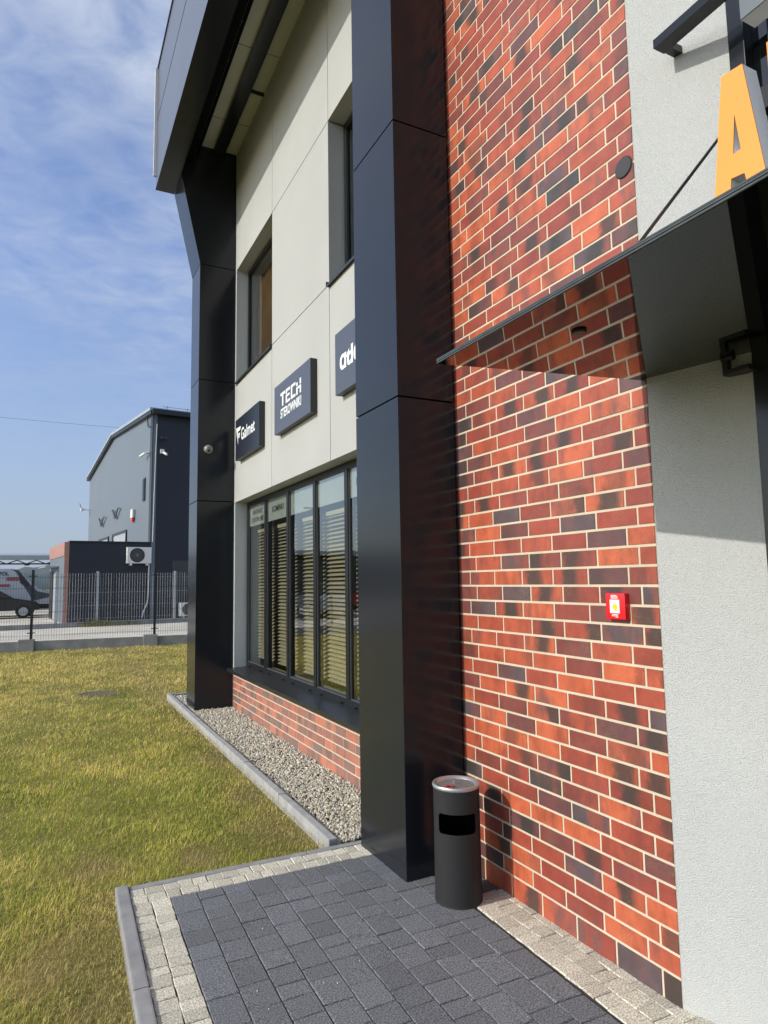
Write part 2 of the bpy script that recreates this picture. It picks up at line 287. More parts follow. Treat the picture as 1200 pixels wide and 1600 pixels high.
def obj(name, bm, m, parent=None, smooth=False, T=None):
    if T is not None:
        for v in bm.verts: v.co = T(v.co)
    bmesh.ops.recalc_face_normals(bm, faces=bm.faces)
    me = bpy.data.meshes.new(name); bm.to_mesh(me); bm.free()
    if smooth:
        for p in me.polygons: p.use_smooth = True
        me.set_sharp_from_angle(angle=R(35))
    me.materials.append(M[m] if isinstance(m, str) else m)
    o = bpy.data.objects.new(name, me); COL.objects.link(o)
    if parent is not None: o.parent = parent; o.matrix_parent_inverse = pinv(parent)
    return o
def pinv(p):
    m = p.matrix_basis.copy()
    q = p.parent
    return m.inverted() if q is None else (q.matrix_basis @ p.matrix_parent_inverse @ m).inverted() if False else m.inverted()
def tag(o, label=None, cat=None, group=None, kind=None):
    if label: o['label'] = label
    if cat: o['category'] = cat
    if group: o['group'] = group
    if kind: o['kind'] = kind
    return o
def empty(name, loc, label, cat, group=None):
    o = bpy.data.objects.new(name, None); o.empty_display_size = .1; COL.objects.link(o); o.location = loc
    return tag(o, label, cat, group)
def ident_parent(o, p):
    o.parent = p
def struct(name, bm, m, label, cat='ground', smooth=False):
    return tag(obj(name, bm, m, None, smooth), label, cat, kind='structure')
def npmesh(name, verts, faces_flat, sizes, m, col=None, smooth=False):
    me = bpy.data.meshes.new(name); me.vertices.add(len(verts)); me.vertices.foreach_set('co', np.asarray(verts, dtype=np.float32).ravel())
    me.loops.add(len(faces_flat)); me.loops.foreach_set('vertex_index', np.asarray(faces_flat, dtype=np.int32))
    st = np.concatenate(([0], np.cumsum(sizes)[:-1])).astype(np.int32)
    me.polygons.add(len(sizes)); me.polygons.foreach_set('loop_start', st)
    me.update(calc_edges=True)
    if col is not None:
        a = me.attributes.new('Col', 'FLOAT_COLOR', 'FACE'); a.data.foreach_set('color', np.asarray(col, dtype=np.float32).ravel())
    if smooth: me.polygons.foreach_set('use_smooth', np.ones(len(sizes), dtype=bool))
    me.materials.append(M[m]); o = bpy.data.objects.new(name, me); COL.objects.link(o); return o
def facecol(me, cols):
    a = me.attributes.new('Col', 'FLOAT_COLOR', 'FACE'); a.data.foreach_set('color', np.asarray(cols, dtype=np.float32).ravel())
def text_mesh(name, s, size, origin, right, up, m, parent, depth=.004, offset=0, sx=1.0, align='LEFT', spacing=1.0, shear=0):
    cu = bpy.data.curves.new('t', 'FONT'); cu.body = s; cu.size = size; cu.extrude = depth/2; cu.offset = offset; cu.align_x = align; cu.space_character = spacing; cu.shear = shear
    o = bpy.data.objects.new('t', cu); COL.objects.link(o); bpy.context.view_layer.update()
    me = bpy.data.meshes.new_from_object(o.evaluated_get(bpy.context.evaluated_depsgraph_get())); bpy.data.objects.remove(o)
    right = Vector(right).normalized(); up = Vector(up).normalized(); n = right.cross(up)
    for v in me.vertices: c = v.co.copy(); v.co = Vector(origin)+right*(c.x*sx)+up*c.y+n*c.z
    me.name = name; me.materials.clear(); me.materials.append(M[m])
    ob = bpy.data.objects.new(name, me); COL.objects.link(ob)
    if parent is not None: ob.parent = parent; ob.matrix_parent_inverse = pinv(parent)
    return ob

XF = 2.215      # face of the white facade
XB = 2.158      # face of the brick wall
XG = 2.384      # window glass

# ------------------------------------------------------------------ ground, paving, gravel
bm = bmnew(); g = 700
box(bm, -g, g, -g, g, -.6, -.10); struct('ground', bm, 'soil', 'brown and green ground under everything, reaching to the horizon')
def lawn():
    # slightly uneven sheet under the grass
    xs = np.linspace(-22, 14, 150); ys = np.linspace(-6, 19.2, 130); X, Y = np.meshgrid(xs, ys)
    Z = -.033+.006*np.sin(X*1.7+Y*.6)*np.cos(Y*1.1)+.004*np.sin(X*4.1)*np.cos(Y*3.7)
    Z = np.where((X > .30) & (Y < 4.05) | (X > 1.5) & (Y < 10.2), -.085, Z)
    V = np.stack([X, Y, Z], -1).reshape(-1, 3); ny, nx = X.shape; f = []
    for j in range(ny-1):
        a = np.arange(nx-1)+j*nx; f.append(np.stack([a, a+1, a+1+nx, a+nx], -1))
    f = np.concatenate(f); o = npmesh('lawn_soil', V, f.ravel(), np.full(len(f), 4), 'soil', smooth=True)
    tag(o, 'bare soil and thatch showing between the blades of the lawn', 'ground', kind='structure')
lawn()
bm = bmnew(); box(bm, -90, 120, 19.25, 160, -.3, -.012); struct('road', bm, 'yard', 'pale concrete block road and yard beyond the fence', 'road')

TH = -R(1.25); OX, OY = .378, 3.93
def PT(c):
    x, y = c.x-OX, c.y-OY
    return Vector((OX+x*math.cos(TH)-y*math.sin(TH), OY+x*math.sin(TH)+y*math.cos(TH), c.z))
def stone_top(bm, x0, x1, y0, y1, z, bev, jit=0, cols=None, col=None, depth=.03):
    j = lambda: random.uniform(-jit, jit)
    P = [(x0+j(), y0+j()), (x1+j(), y0+j()), (x1+j(), y1+j()), (x0+j(), y1+j())]; cx, cy = (x0+x1)/2, (y0+y1)/2
    tilt = (random.uniform(-.0012, .0012), random.uniform(-.0012, .0012))
    b = [bm.verts.new((p[0], p[1], z-depth)) for p in P]; m1 = [bm.verts.new((p[0], p[1], z-bev)) for p in P]
    t = []
    for p in P:
        sx = bev if p[0] < cx else -bev; sy = bev if p[1] < cy else -bev
        t.append(bm.verts.new((p[0]+sx, p[1]+sy, z+tilt[0]*(1 if p[0] < cx else -1)+tilt[1]*(1 if p[1] < cy else -1))))
    n = 0
    for i in range(4):
        k = (i+1) % 4; bm.faces.new((b[i], b[k], m1[k], m1[i])); bm.faces.new((m1[i], m1[k], t[k], t[i])); n += 2
    bm.faces.new(t); n += 1
    cols += [(*col, 1)]*n
# kerb stones round the paving
bm = bmnew(); KW = .062
y = 3.93
while y > -1.6:
    y2 = y-.995; box(bm, .378, .378+KW, y2+.005, y, -.12, .012, .008); y = y2
struct('kerb', bm, 'kerb', 'grey concrete kerb stones along the left edge of the dark paving', 'kerb').data.transform(Matrix.Identity(4))
kerb1 = bpy.data.objects['kerb']
for v in kerb1.data.vertices: v.co = PT(v.co)
bm = bmnew(); x = .378+KW+.003
while x < 1.82:
    x2 = min(x+.995, 1.86); box(bm, x, x2-.004, 3.93-.05, 3.93, -.12, .0, .006); x = x2
o = struct('kerb', bm, 'kerb', 'grey kerb between the paving and the lawn and gravel, below the pillar', 'kerb')
for v in o.data.vertices: v.co = PT(v.co)
# kerb round the gravel strip
bm = bmnew(); y = 3.945; i = 0
while y < 10.05:
    y2 = min(y+1.0, 10.1); box(bm, 1.597, 1.655, y, y2-.006, -.12, .022+.003*((i*7) % 3), .009); y = y2; i += 1
struct('kerb', bm, 'kerblight', 'long pale kerb edging between lawn and gravel strip', 'kerb')
bm = bmnew(); box(bm, 1.66, 2.7, 10.045, 10.1, -.12, .02, .008); struct('kerb', bm, 'kerb', 'short kerb closing the far end of the gravel strip', 'kerb')
bm = bmnew(); box(bm, .44, 2.6, -1.6, 3.88, -.12, -.007)
o = struct('pavement_bed', bm, 'joint', 'dark joint sand between the paving stones', 'pavement')
for v in o.data.vertices: v.co = PT(v.co)
# dark pavers in columns
bm = bmnew(); cols = []; x = .626; k = 0; jt = .0036
XW = [.131]*11
wallband = 1.955
while x < 2.15:
    x2 = min(x+.1315, 2.17); y = 3.70-(.0 if k % 2 == 0 else .0)
    seq = random.Random(30+k)
    inner = x2 > wallband+.02
    yend = 3.04 if inner else -1.5
    while y > yend:
        l = seq.choice([.098, .13, .13, .165, .196]); y2 = y-l
        if inner and y2 < 3.0: y2 = 3.0
        b_ = seq.uniform(.86, 1.14); cc = np.array([.155, .163, .172])*b_
        stone_top(bm, x+jt/2, x2-jt/2, y2+jt/2, y-jt/2, seq.uniform(-.0015, .0015), .003, .0008, cols, tuple(cc)); y = y2
        if inner and y <= 3.0: break
    x = x2; k += 1
o = obj('pavement', bm, 'paver', T=PT); facecol(o.data, cols); tag(o, 'dark grey textured paving stones laid in staggered rows in front of the brick wall', 'pavement', kind='structure')
# pale setts: left band, far band, band along the wall
bm = bmnew(); cols = []
def sett_band(x0, x1, y0, y1, along, rows=2, s=.092):
    if along == 'Y':
        wd = (x1-x0)/rows
        for r in range(rows):
            y = y1-(.0 if r == 0 else 0)
            while y > y0+.02:
                l = random.uniform(.062, .098); y2 = max(y-l, y0)
                c = np.array([.60, .565, .455])*random.uniform(.82, 1.12)
                stone_top(bm, x0+r*wd+.0014, x0+(r+1)*wd-.0014, y2+.0012, y-.0012, random.uniform(-.0015, .0015), .0032, .003, cols, tuple(c)); y = y2
    else:
        wd = (y1-y0)/rows
        for r in range(rows):
            x = x0
            while x < x1-.02:
                l = random.uniform(.062, .098); x2 = min(x+l, x1)
                c = np.array([.60, .565, .455])*random.uniform(.82, 1.12)
                stone_top(bm, x+.0012, x2-.0012, y0+r*wd+.0014, y0+(r+1)*wd-.0014, random.uniform(-.0015, .0015), .0032, .003, cols, tuple(c)); x = x2
sett_band(.443, .624, -1.5, 3.70, 'Y')
sett_band(.443, 1.80, 3.702, 3.878, 'X')
o = obj('pavement_border', bm, 'sett', T=PT); facecol(o.data, cols); tag(o, 'sand coloured split setts bordering the dark paving at the kerb', 'pavement', kind='structure')
bm = bmnew(); cols = []
sett_band(1.957, 2.237, -1.5, 2.998, 'Y', rows=3); sett_band(2.2372, 2.52, -1.5, 1.9, 'Y', rows=3)
o = obj('pavement_border', bm, 'sett', T=PT); facecol(o.data, cols); tag(o, 'sand coloured split setts along the foot of the brick wall', 'pavement', kind='structure')

# gravel
def gravel():
    ph = (1+5**.5)/2; iv = np.array([(-1, ph, 0), (1, ph, 0), (-1, -ph, 0), (1, -ph, 0), (0, -1, ph), (0, 1, ph), (0, -1, -ph), (0, 1, -ph), (ph, 0, -1), (ph, 0, 1), (-ph, 0, -1), (-ph, 0, 1)])/1.9
    fc = np.array([(0, 11, 5), (0, 5, 1), (0, 1, 7), (0, 7, 10), (0, 10, 11), (1, 5, 9), (5, 11, 4), (11, 10, 2), (10, 7, 6), (7, 1, 8), (3, 9, 4), (3, 4, 2), (3, 2, 6), (3, 6, 8), (3, 8, 9), (4, 9, 5), (2, 4, 11), (6, 2, 10), (8, 6, 7), (9, 8, 1)])
    n = 23000; P = np.empty((n, 3)); t = rng.random(n)
    P[:, 1] = 3.95+6.08*t**1.25; P[:, 0] = rng.uniform(1.662, 2.42, n); P[:, 2] = -.014+rng.uniform(-.006, .009, n)
    keep = ~((P[:, 0] > 2.225) & (P[:, 1] < 9.35)) & ~((P[:, 0] > 1.75) & (P[:, 1] > 8.80) & (P[:, 1] < 9.25)); P = P[keep]; n = len(P)
    q_ = 26; E_ = np.stack([rng.uniform(.7, 1.95, q_), rng.uniform(1.6, 3.6, q_), np.full(q_, .002)], 1); P = np.concatenate([P, E_]); n = len(P)
    s = rng.uniform(.0055, .0125, n)[:, None, None]*rng.uniform(.6, 1.25, (n, 1, 3))*(1+.35*(P[:, 1]-4)/6)[:, None, None]
    s[-q_:] *= .35
    V = iv[None]*(1+rng.uniform(-.22, .22, (n, 12, 1)))*s
    a, b, c = rng.uniform(0, 6.28, (3, n)); ca, sa, cb, sb, cc, sc = np.cos(a), np.sin(a), np.cos(b), np.sin(b), np.cos(c), np.sin(c)
    Rm = np.stack([np.stack([ca*cb, ca*sb*sc-sa*cc, ca*sb*cc+sa*sc], -1), np.stack([sa*cb, sa*sb*sc+ca*cc, sa*sb*cc-ca*sc], -1), np.stack([-sb, cb*sc, cb*cc], -1)], 1)
    V = np.einsum('nij,nkj->nki', Rm, V)+P[:, None]
    F = fc[None]+(np.arange(n)*12)[:, None, None]
    base = np.array([(.56, .52, .40), (.44, .41, .32), (.68, .64, .51), (.33, .31, .26), (.50, .43, .31), (.42, .43, .38)])[rng.integers(0, 6, n)]*rng.uniform(.8, 1.15, (n, 1))
    col = np.concatenate([base, np.ones((n, 1))], 1).repeat(20, 0)
    o = npmesh('gravel', V.reshape(-1, 3), F.ravel(), np.full(n*20, 3), 'stone', col)
    tag(o, 'pale washed gravel filling the strip below the shop window', 'gravel', kind='stuff')
gravel()
bm = bmnew(); box(bm, 1.655, 2.6, 3.9, 10.05, -.12, -.024); struct('gravel_bed', bm, 'joint', 'dark bed under the gravel strip', 'ground')  # dark joint sand colour under the loose stones

# grass
def grass():
    n = 520000
    r = 1.9*(19.0/1.9)**(rng.random(n)**.86); a = np.radians(rng.uniform(-36, 32, n)+ -3)
    X = r*np.sin(a); Y = r*np.cos(a)
    X = X - .0
    out = (X > .372) & (Y < 3.94) | (X > 1.592) & (Y < 10.12) | (Y > 18.85-.1*(X+.37)) | (X > 5.5)
    mh = ((X-.72)/.25)**2+((Y-10.96)/.25)**2 < 1
    k = ~(out | mh); X, Y, r = X[k], Y[k], r[k]; n = len(X)
    def fbm(x, y, s, seed):
        v = np.zeros_like(x); 
        for o_, (fx, fy, p) in enumerate([(1, .6, .3), (-.7, 1.1, 1.9), (1.9, -1.3, 4.2), (2.7, 2.2, .7), (-4.1, 3.3, 2.2), (5.3, 4.9, 5.1)]):
            v += np.sin(x*fx*s+y*fy*s+p+seed+1.3*np.sin(y*s*.7+seed*o_))/(1+o_*.55)
        return v/2.6
    patch = fbm(X, Y, 1.5, .4); fine = fbm(X, Y, 7.0, 2.1)
    edge = np.exp(-np.minimum(np.abs(1.6-X)*(Y > 3.9)+9*(Y <= 3.9), np.abs(.36-X)*(Y < 4)+9*(Y >= 4))/.16)
    dry = .30+.25*patch+.22*fine+.75*edge+np.clip((Y-6)/12, 0, .5)
    worn = np.zeros(n)
    for wx_, wy_, ws_ in ((.12, 3.35, .2), (.22, 2.95, .16), (.05, 2.6, .15), (1.40, 4.35, .22), (1.47, 5.2, .16), (-.35, 3.9, .14), (1.5, 6.4, .18), (-.6, 4.7, .16), (.9, 4.2, .12), (.3, 4.35, .15), (-1.2, 5.6, .25)):
        worn = np.maximum(worn, np.exp(-(((X-wx_)/ws_)**2+((Y-wy_)/(ws_*1.3))**2)))
    worn = np.clip(worn*(1+.8*fine), 0, 1); dry = dry+worn*.9
    k = rng.random(n) > .55*worn; X, Y, r, dry, edge, patch, fine, worn = X[k], Y[k], r[k], dry[k], edge[k], patch[k], fine[k], worn[k]; n = len(X)
    # thin the worn edges
    k = rng.random(n) > .45*edge*(fine > -.1); X, Y, r, dry, edge, patch, fine, worn = X[k], Y[k], r[k], dry[k], edge[k], patch[k], fine[k], worn[k]; n = len(X)
    L_ = rng.uniform(.016, .046, n)*(1+.25*np.clip(fine, -.6, 1))*(1-.35*edge)*(1+.2*patch)*(1+np.clip((r-5)/16, 0, .6)); wd = rng.uniform(.0011, .0023, n)*np.clip(r/3.4, 1, 4.2)
    th = rng.uniform(0, 2*np.pi, n); lean = np.clip(rng.normal(.9, .4, n), .1, 1.5)+.25*edge
    d = np.stack([np.cos(th), np.sin(th), np.zeros(n)], 1); s = np.stack([-np.sin(th), np.cos(th), np.zeros(n)], 1)
    B = np.stack([X, Y, np.full(n, -.034)], 1)
    mid = B+d*(L_*.45*np.sin(lean*.6))[:, None]+np.array([0, 0, 1])*(L_*.55*np.cos(lean*.6))[:, None]
    tip = mid+d*(L_*.6*np.sin(lean*1.25))[:, None]+np.array([0, 0, 1])*(L_*.5*np.cos(np.minimum(lean*1.25, 1.7)))[:, None]
    tw = s*wd[:, None]*.5
    V = np.stack([B-tw, B+tw, mid-tw*.8, mid+tw*.8, tip], 1).reshape(-1, 3); i = (np.arange(n)*5)[:, None]
    q = i+np.array([0, 1, 3, 2]); tr = i+np.array([2, 3, 4])
    F = np.concatenate([q, tr], 1).ravel(); sz = np.tile([4, 3], n)
    isdry = rng.random(n) < np.clip(dry, .05, .92)
    g1 = np.array([.27, .38, .035]); g2 = np.array([.50, .54, .07]); d1 = np.array([.80, .64, .24]); d2 = np.array([.58, .46, .12])
    t = rng.random((n, 1)); c = np.where(isdry[:, None], d1*(1-t)+d2*t, g1*(1-t)+g2*t)*rng.uniform(.8, 1.25, (n, 1))*np.clip(1.05+.22*fine+.15*patch, .6, 1.4)[:, None]
    c = c*(1-.5*worn[:, None])+np.array([.36, .29, .18])*.5*worn[:, None]*rng.uniform(.6, 1.3, (n, 1))
    c = np.concatenate([c, np.ones((n, 1))], 1).repeat(2, 0)
    o = npmesh('grass', V, F, sz, 'blade', c); tag(o, 'short matted lawn grass, green mixed with dry straw coloured blades', 'grass', kind='stuff')
grass()

# ------------------------------------------------------------------ the building
BLD = empty('commercial_building', (XF, 6, 0), 'white and red brick showroom building with black aluminium pillars and a glass entrance canopy', 'building')
def part(name, bm, m, parent=None, smooth=False): return obj(name, bm, m, parent or BLD, smooth)
def brick_sheet(name, X, y0, y1, z0, z1, zoff, par, seed, phase=2.168, Lm=.2313, course=.0811, gap=.0094, clay='clinker'):
    rs = random.Random(seed); bm = bmnew(); uvl = bm.loops.layers.uv.new('UV'); rnd = []
    k = math.floor((z0-zoff)/course)
    if zoff > 0: k = 0
    while zoff+k*course < z1:
        za = max(zoff+k*course+gap/2, z0) if k else z0; zb = min(zoff+(k+1)*course-gap/2, z1)
        ph = phase+(0 if k % 2 == 0 else Lm*.27)+rs.uniform(-.003, .003)
        j = math.floor((y0-ph)/Lm)
        while ph+j*Lm < y1:
            full = (ph+j*Lm, ph+(j+1)*Lm); ya = max(full[0]+gap/2, y0); yb = min(full[1]-gap/2, y1)
            r4 = (rs.random(), rs.uniform(.1, .9), rs.random(), 1)
            if yb-ya > .012 and zb-za > .01:
                d = .0025+rs.uniform(0, .001); b = .0018
                P = [(ya, za), (yb, za), (yb, zb), (ya, zb)]; Q = [(ya+b, za+b), (yb-b, za+b), (yb-b, zb-b), (ya+b, zb-b)]
                A = [bm.verts.new((X+.003, *p)) for p in P]; B = [bm.verts.new((X-d, *q)) for q in Q]
                fs = [bm.faces.new((A[i], A[(i+1) % 4], B[(i+1) % 4], B[i])) for i in range(4)]+[bm.faces.new(B)]
                for f in fs:
                    for lp in f.loops: lp[uvl].uv = ((lp.vert.co.y-full[0])/Lm, (lp.vert.co.z-za)/course)
                    rnd.append(r4)
            j += 1
        k += 1
    o = obj(name, bm, clay, par)
    a = o.data.attributes.new('Rnd', 'FLOAT_COLOR', 'FACE'); a.data.foreach_set('color', np.array(rnd, dtype=np.float32).ravel())
    return o
# brick bay beside the entrance
bm = bmnew(); box(bm, XB, 2.75, 1.853, 3.86, -.1, 7.6); bw = part('brick_wall', bm, 'mortar')
brick_sheet('brick_facing', XB, 1.853, 3.80, -.01, 7.55, .020, bw, 5)
# brick plinth below the shop window
bm = bmnew(); box(bm, XF+.002, 2.75, 3.862, 8.98, -.1, .47); pw = part('brick_plinth', bm, 'mortar')
brick_sheet('brick_facing', XF+.002, 3.862, 8.76, -.02, .468, -.006, pw, 9, phase=2.30, clay='clinker_pale')
# white facade panels with open joints
bm = bmnew(); box(bm, XF+.02, XF+.17, 5.372, 7.086, 2.672, 7.6); box(bm, XF+.02, XF+.17, 3.87, 8.69, 2.672, 4.27); box(bm, XF+.022, XF+.168, 3.87, 8.69, 5.905, 7.6)
part('facade_backing', bm, 'core')
ys = [3.87, 5.365, 7.09, 8.70]; zs = [2.66, 4.29, 5.885, 7.62]; g = .0045
for zi, (za, zb) in enumerate(zip(zs, zs[1:])):
    for yi, (ya, yb) in enumerate(zip(ys, ys[1:])):
        if zi == 1 and yi != 1: continue
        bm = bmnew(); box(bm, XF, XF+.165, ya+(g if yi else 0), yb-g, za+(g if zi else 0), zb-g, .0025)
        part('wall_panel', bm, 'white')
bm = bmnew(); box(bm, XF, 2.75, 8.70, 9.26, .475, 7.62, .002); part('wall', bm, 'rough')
bm = bmnew(); box(bm, 2.75, 14, 9.10, 9.27, -.1, 8.9); box(bm, 2.75, 2.9, 1.2, 9.10, 7.62, 8.9); part('end_wall', bm, 'white')
# soffit above
bm = bmnew(); box(bm, 1.62, 2.75, -1.2, 9.29, 7.622, 7.66); part('soffit', bm, 'soffit')
for y in (1.2, 2.6, 4.0, 5.4, 6.8, 8.1):
    bm = bmnew(); box(bm, 1.684, 2.214, y, y+.006, 7.6205, 7.6225); part('soffit_joint', bm, 'core')
bm = bmnew(); box(bm, 1.884, 2.043, -1.2, 8.75, 7.56, 7.6215, .004); part('soffit_beam', bm, 'alu')
bm = bmnew(); box(bm, 2.044, 2.213, 7.42, 7.45, 7.59, 7.6215); part('soffit_bracket', bm, 'steel')
bm = bmnew(); box(bm, 1.455, 1.684, -1.2, 8.76, 7.45, 7.6215); box(bm, 1.455, 1.60, -1.2, 8.76, 7.32, 7.449)
part('gutter_box', bm, 'core')
bm = bmnew(); tube(bm, (1.615, -1.2, 7.40), (1.615, 8.7, 7.40), .012)
for i in range(14): box(bm, 1.60, 1.63, 1.0+i*.58, 1.03+i*.58, 7.38, 7.45)
part('gutter_heating_cable', bm, 'steel')
# fascia
bm = bmnew(); box(bm, 1.205, 1.453, -1.2, 9.29, 7.134, 8.955, .006); part('fascia', bm, 'fascia')
bm = bmnew(); box(bm, 1.199, 1.459, -1.2, 9.285, 7.128, 7.1335); part('fascia_underside', bm, 'alu')
bm = bmnew(); box(bm, 1.19, 2.95, -1.25, 9.31, 8.958, 8.99, .004); part('roof_edge', bm, 'steel')
bm = bmnew(); box(bm, 1.165, 1.2045, 9.255, 9.29, 7.32, 8.95, .002); part('fascia_end_strip', bm, 'whitepl')
bm = bmnew(); box(bm, 1.2022, 1.2045, -1.2, 9.28, 8.16, 8.164); part('fascia_joint', bm, 'core')
bm = bmnew(); box(bm, 1.46, 14, -1.2, 9.27, 8.905, 8.956); part('roof', bm, 'steel')

def pillar(y0, y1, xf, joints, x1, zbot, zfl, xtop, label):
    p = bpy.data.objects.new('pillar', None); COL.objects.link(p); p.location = (xf, y0, 0); p.parent = BLD; p.matrix_parent_inverse = BLD.matrix_basis.inverted(); p['label'] = label
    def child(name, bm, m):
        o = obj(name, bm, m, None); o.parent = p; o.matrix_parent_inverse = (Matrix.Translation((xf, y0, 0))).inverted(); return o
    bm = bmnew(); box(bm, xf+.014, x1-.01, y0+.014, y1-.014, zbot, zfl); child('subframe', bm, 'core')
    zz_ = [zbot]+joints
    for a, b in zip(zz_, zz_[1:]):
        bm = bmnew(); box(bm, xf, x1, y0, y1, a+(.005 if a > zbot else 0), b-.005, .0022); child('panel', bm, 'alu')
    bm = bmnew(); prism(bm, [(xf, zfl+.005), (x1, zfl+.005), (x1, 7.615), (1.47, 7.615), (1.47, 7.10), (xtop, 7.02)] if False else [(xf, zfl+.005), (x1, zfl+.005), (x1, 7.6185), (1.462, 7.6185), (1.462, 7.118)], 'Y', y0, y1)
    bmesh.ops.bevel(bm, geom=list(bm.edges), offset=.0022, segments=1, affect='EDGES'); child('flared_panel', bm, 'alu')
pillar(3.252, 3.826, 1.760, [.96, 2.648, 4.341, 6.03], 2.136, -.02, 6.03, 1.47, 'black aluminium pillar beside the waste bin') if False else pillar(3.252, 3.826, 1.760, [2.648, 4.341, 6.03], 2.136, -.02, 6.03, 1.47, 'black aluminium pillar standing nearest, beside the waste bin')
pillar(8.752, 9.29, 1.727, [2.673, 4.306, 5.912], XF-.001, -.04, 5.912, 1.47, 'black aluminium pillar at the far corner of the building')

# windows
def window(name_label, ya, yb, za, zb, mull, lowrail, blindfn=None, fw=.055):
    p = bpy.data.objects.new('window', None); COL.objects.link(p); p.location = (XG, ya, za); p.parent = BLD; p.matrix_parent_inverse = BLD.matrix_basis.inverted(); p['label'] = name_label
    def child(name, bm, m, sm=False):
        o = obj(name, bm, m, None, sm); o.parent = p; o.matrix_parent_inverse = Matrix.Translation((XG, ya, za)).inverted(); return o
    bm = bmnew(); x0, x1 = XG-.012, XG+.06
    box(bm, x0, x1, ya, yb, za, za+lowrail, .003); box(bm, x0, x1, ya, yb, zb-fw, zb, .003)
    box(bm, x0, x1, ya, ya+fw, za+lowrail, zb-fw, .003); box(bm, x0, x1, yb-fw, yb, za+lowrail, zb-fw, .003)
    mull = sorted(mull)
    for m_ in mull: box(bm, x0-.004, x1+.004, m_-.036, m_+.036, za+lowrail, zb-fw, .004)
    child('frame', bm, 'frame')
    e = [ya+fw]+[q for m_ in mull for q in (m_-.036, m_+.036)]+[yb-fw]
    for a, b in zip(e[::2], e[1::2]):
        za_, zb_2 = za+lowrail-.004, zb-fw+.004
        me = bpy.data.meshes.new('pane'); me.from_pydata([(XG+.008, a-.004, za_), (XG+.008, a-.004, zb_2), (XG+.008, b+.004, zb_2), (XG+.008, b+.004, za_)], [], [(0, 1, 2, 3)])
        if me.polygons[0].normal.x > 0: me.flip_normals()
        me.materials.append(M['glass']); po = bpy.data.objects.new('pane', me); COL.objects.link(po); po.parent = p; po.matrix_parent_inverse = Matrix.Translation((XG, ya, za)).inverted()
        bm = bmnew(); t = .009   # sash bead
        for q in ((a, b, za+lowrail, za+lowrail+t), (a, b, zb-fw-t, zb-fw), (a, a+t, za+lowrail+t, zb-fw-t), (b-t, b, za+lowrail+t, zb-fw-t)): box(bm, XG-.004, XG+.007, *q)
        child('glazing_bead', bm, 'bead' if lowrail > .06 else 'frame')
    return p, list(zip(e[::2], e[1::2]))
bigw, panes = window('wide shop window with four mullions and lettered frosted film along its top', 3.87, 8.68, .505, 2.658, [7.845, 7.008, 6.180, 5.389, 4.60], .07)
window('upper floor window beside the far pillar, brown curtain inside', 7.095, 8.695, 4.295, 5.88, [], .05)
window('upper floor window partly hidden by the near pillar', 3.87, 5.36, 4.295, 5.88, [4.6], .05)
def sill(za, ya, yb, xo, drop, name='window_sill'):
    bm = bmnew(); prism(bm, [(xo, za-.012), (XG-.013, za), (XG-.013, za-.006), (xo+.004, za-.016), (xo+.004, za-drop), (xo, za-drop)], 'Y', ya, yb); part(name, bm, 'sill')
sill(.508, 3.86, 8.79, 2.128, .048)
sill(4.292, 7.092, 8.697, 2.186, .036); sill(4.292, 3.87, 5.363, 2.186, .036)
bm = bmnew(); box(bm, 2.184, 2.214, 5.358, 5.372, 4.262, 4.306); part('sill_end_cap', bm, 'sill')
bm = bmnew(); box(bm, 2.184, 2.214, 7.083, 7.095, 4.262, 4.304); part('sill_end_cap', bm, 'sill')
for a, b in panes:
    for t in (.12, .8):
        y = a+(b-a)*t; bm = bmnew(); tube(bm, (2.35, y, .528), (2.371, y, .528), .008, 8); part('drain_cap', bm, 'frame')
# frosted film strips with lettering on the inside of the top of each pane
words = {0: ['REG'], 1: [], 2: [], 3: [], 4: ['KOMINKI'], 5: ['MATERIAŁY', 'BUDOWLANE']}
pn = panes   # index 0 is nearest (small Y)
for i, (a, b) in enumerate(pn):
    f = obj('film_strip', (lambda bm: (box(bm, XG+.0115, XG+.0125, a+.01, b-.01, 2.33, 2.60), bm)[1])(bmnew()), 'film', None)
    f.parent = bigw; f.matrix_parent_inverse = Matrix.Translation((XG, 3.87, .505)).inverted()
    ws = {5: ['MATERIAŁY', 'BUDOWLANE'], 4: ['KOMINKI'], 1: ['REG.']}.get(i, [])
    for j, s_ in enumerate(ws):
        two = len(ws) == 2
        z = 2.475-(.10 if two and j else 0) if two else 2.43
        t = text_mesh('lettering', s_, .085 if two else .10, (XG+.010, (a+b)/2 if i != 1 else b-.13, z), (0, -1, 0), (0, 0, 1), 'ink', None, .001, .001, 1.05 if not two else .92, 'CENTER' if i != 1 else 'LEFT')
        t.parent = bigw; t.matrix_parent_inverse = Matrix.Translation((XG, 3.87, .505)).inverted()
# interior shell
bm = bmnew(); box(bm, 5.8, 5.9, 3.2, 9.1, -.1, 7.6); box(bm, 2.76, 5.8, 8.95, 9.08, .0, 7.6); box(bm, 2.76, 5.8, 3.2, 3.3, 0, 7.6); box(bm, 2.46, 5.8, 3.3, 8.95, .02, .06); box(bm, 2.46, 5.8, 3.3, 8.95, 2.9, 3.1); box(bm, 2.46, 5.8, 3.3, 8.95, 6.3, 6.4)
part('interior_wall', bm, 'room')
bm = bmnew()
for i in range(26):
    y = 7.16+i*.06; 
    if i == 0: pts = []
    pts.append((2.52+.018*(-1)**i, y))
prism(bm, pts+[(p[0]+.004, p[1]) for p in pts[::-1]], 'Z', 4.33, 5.85)
tag(obj('curtain', bm, 'curtain'), 'brown curtain hanging behind the upper window beside the far pillar', 'curtain')
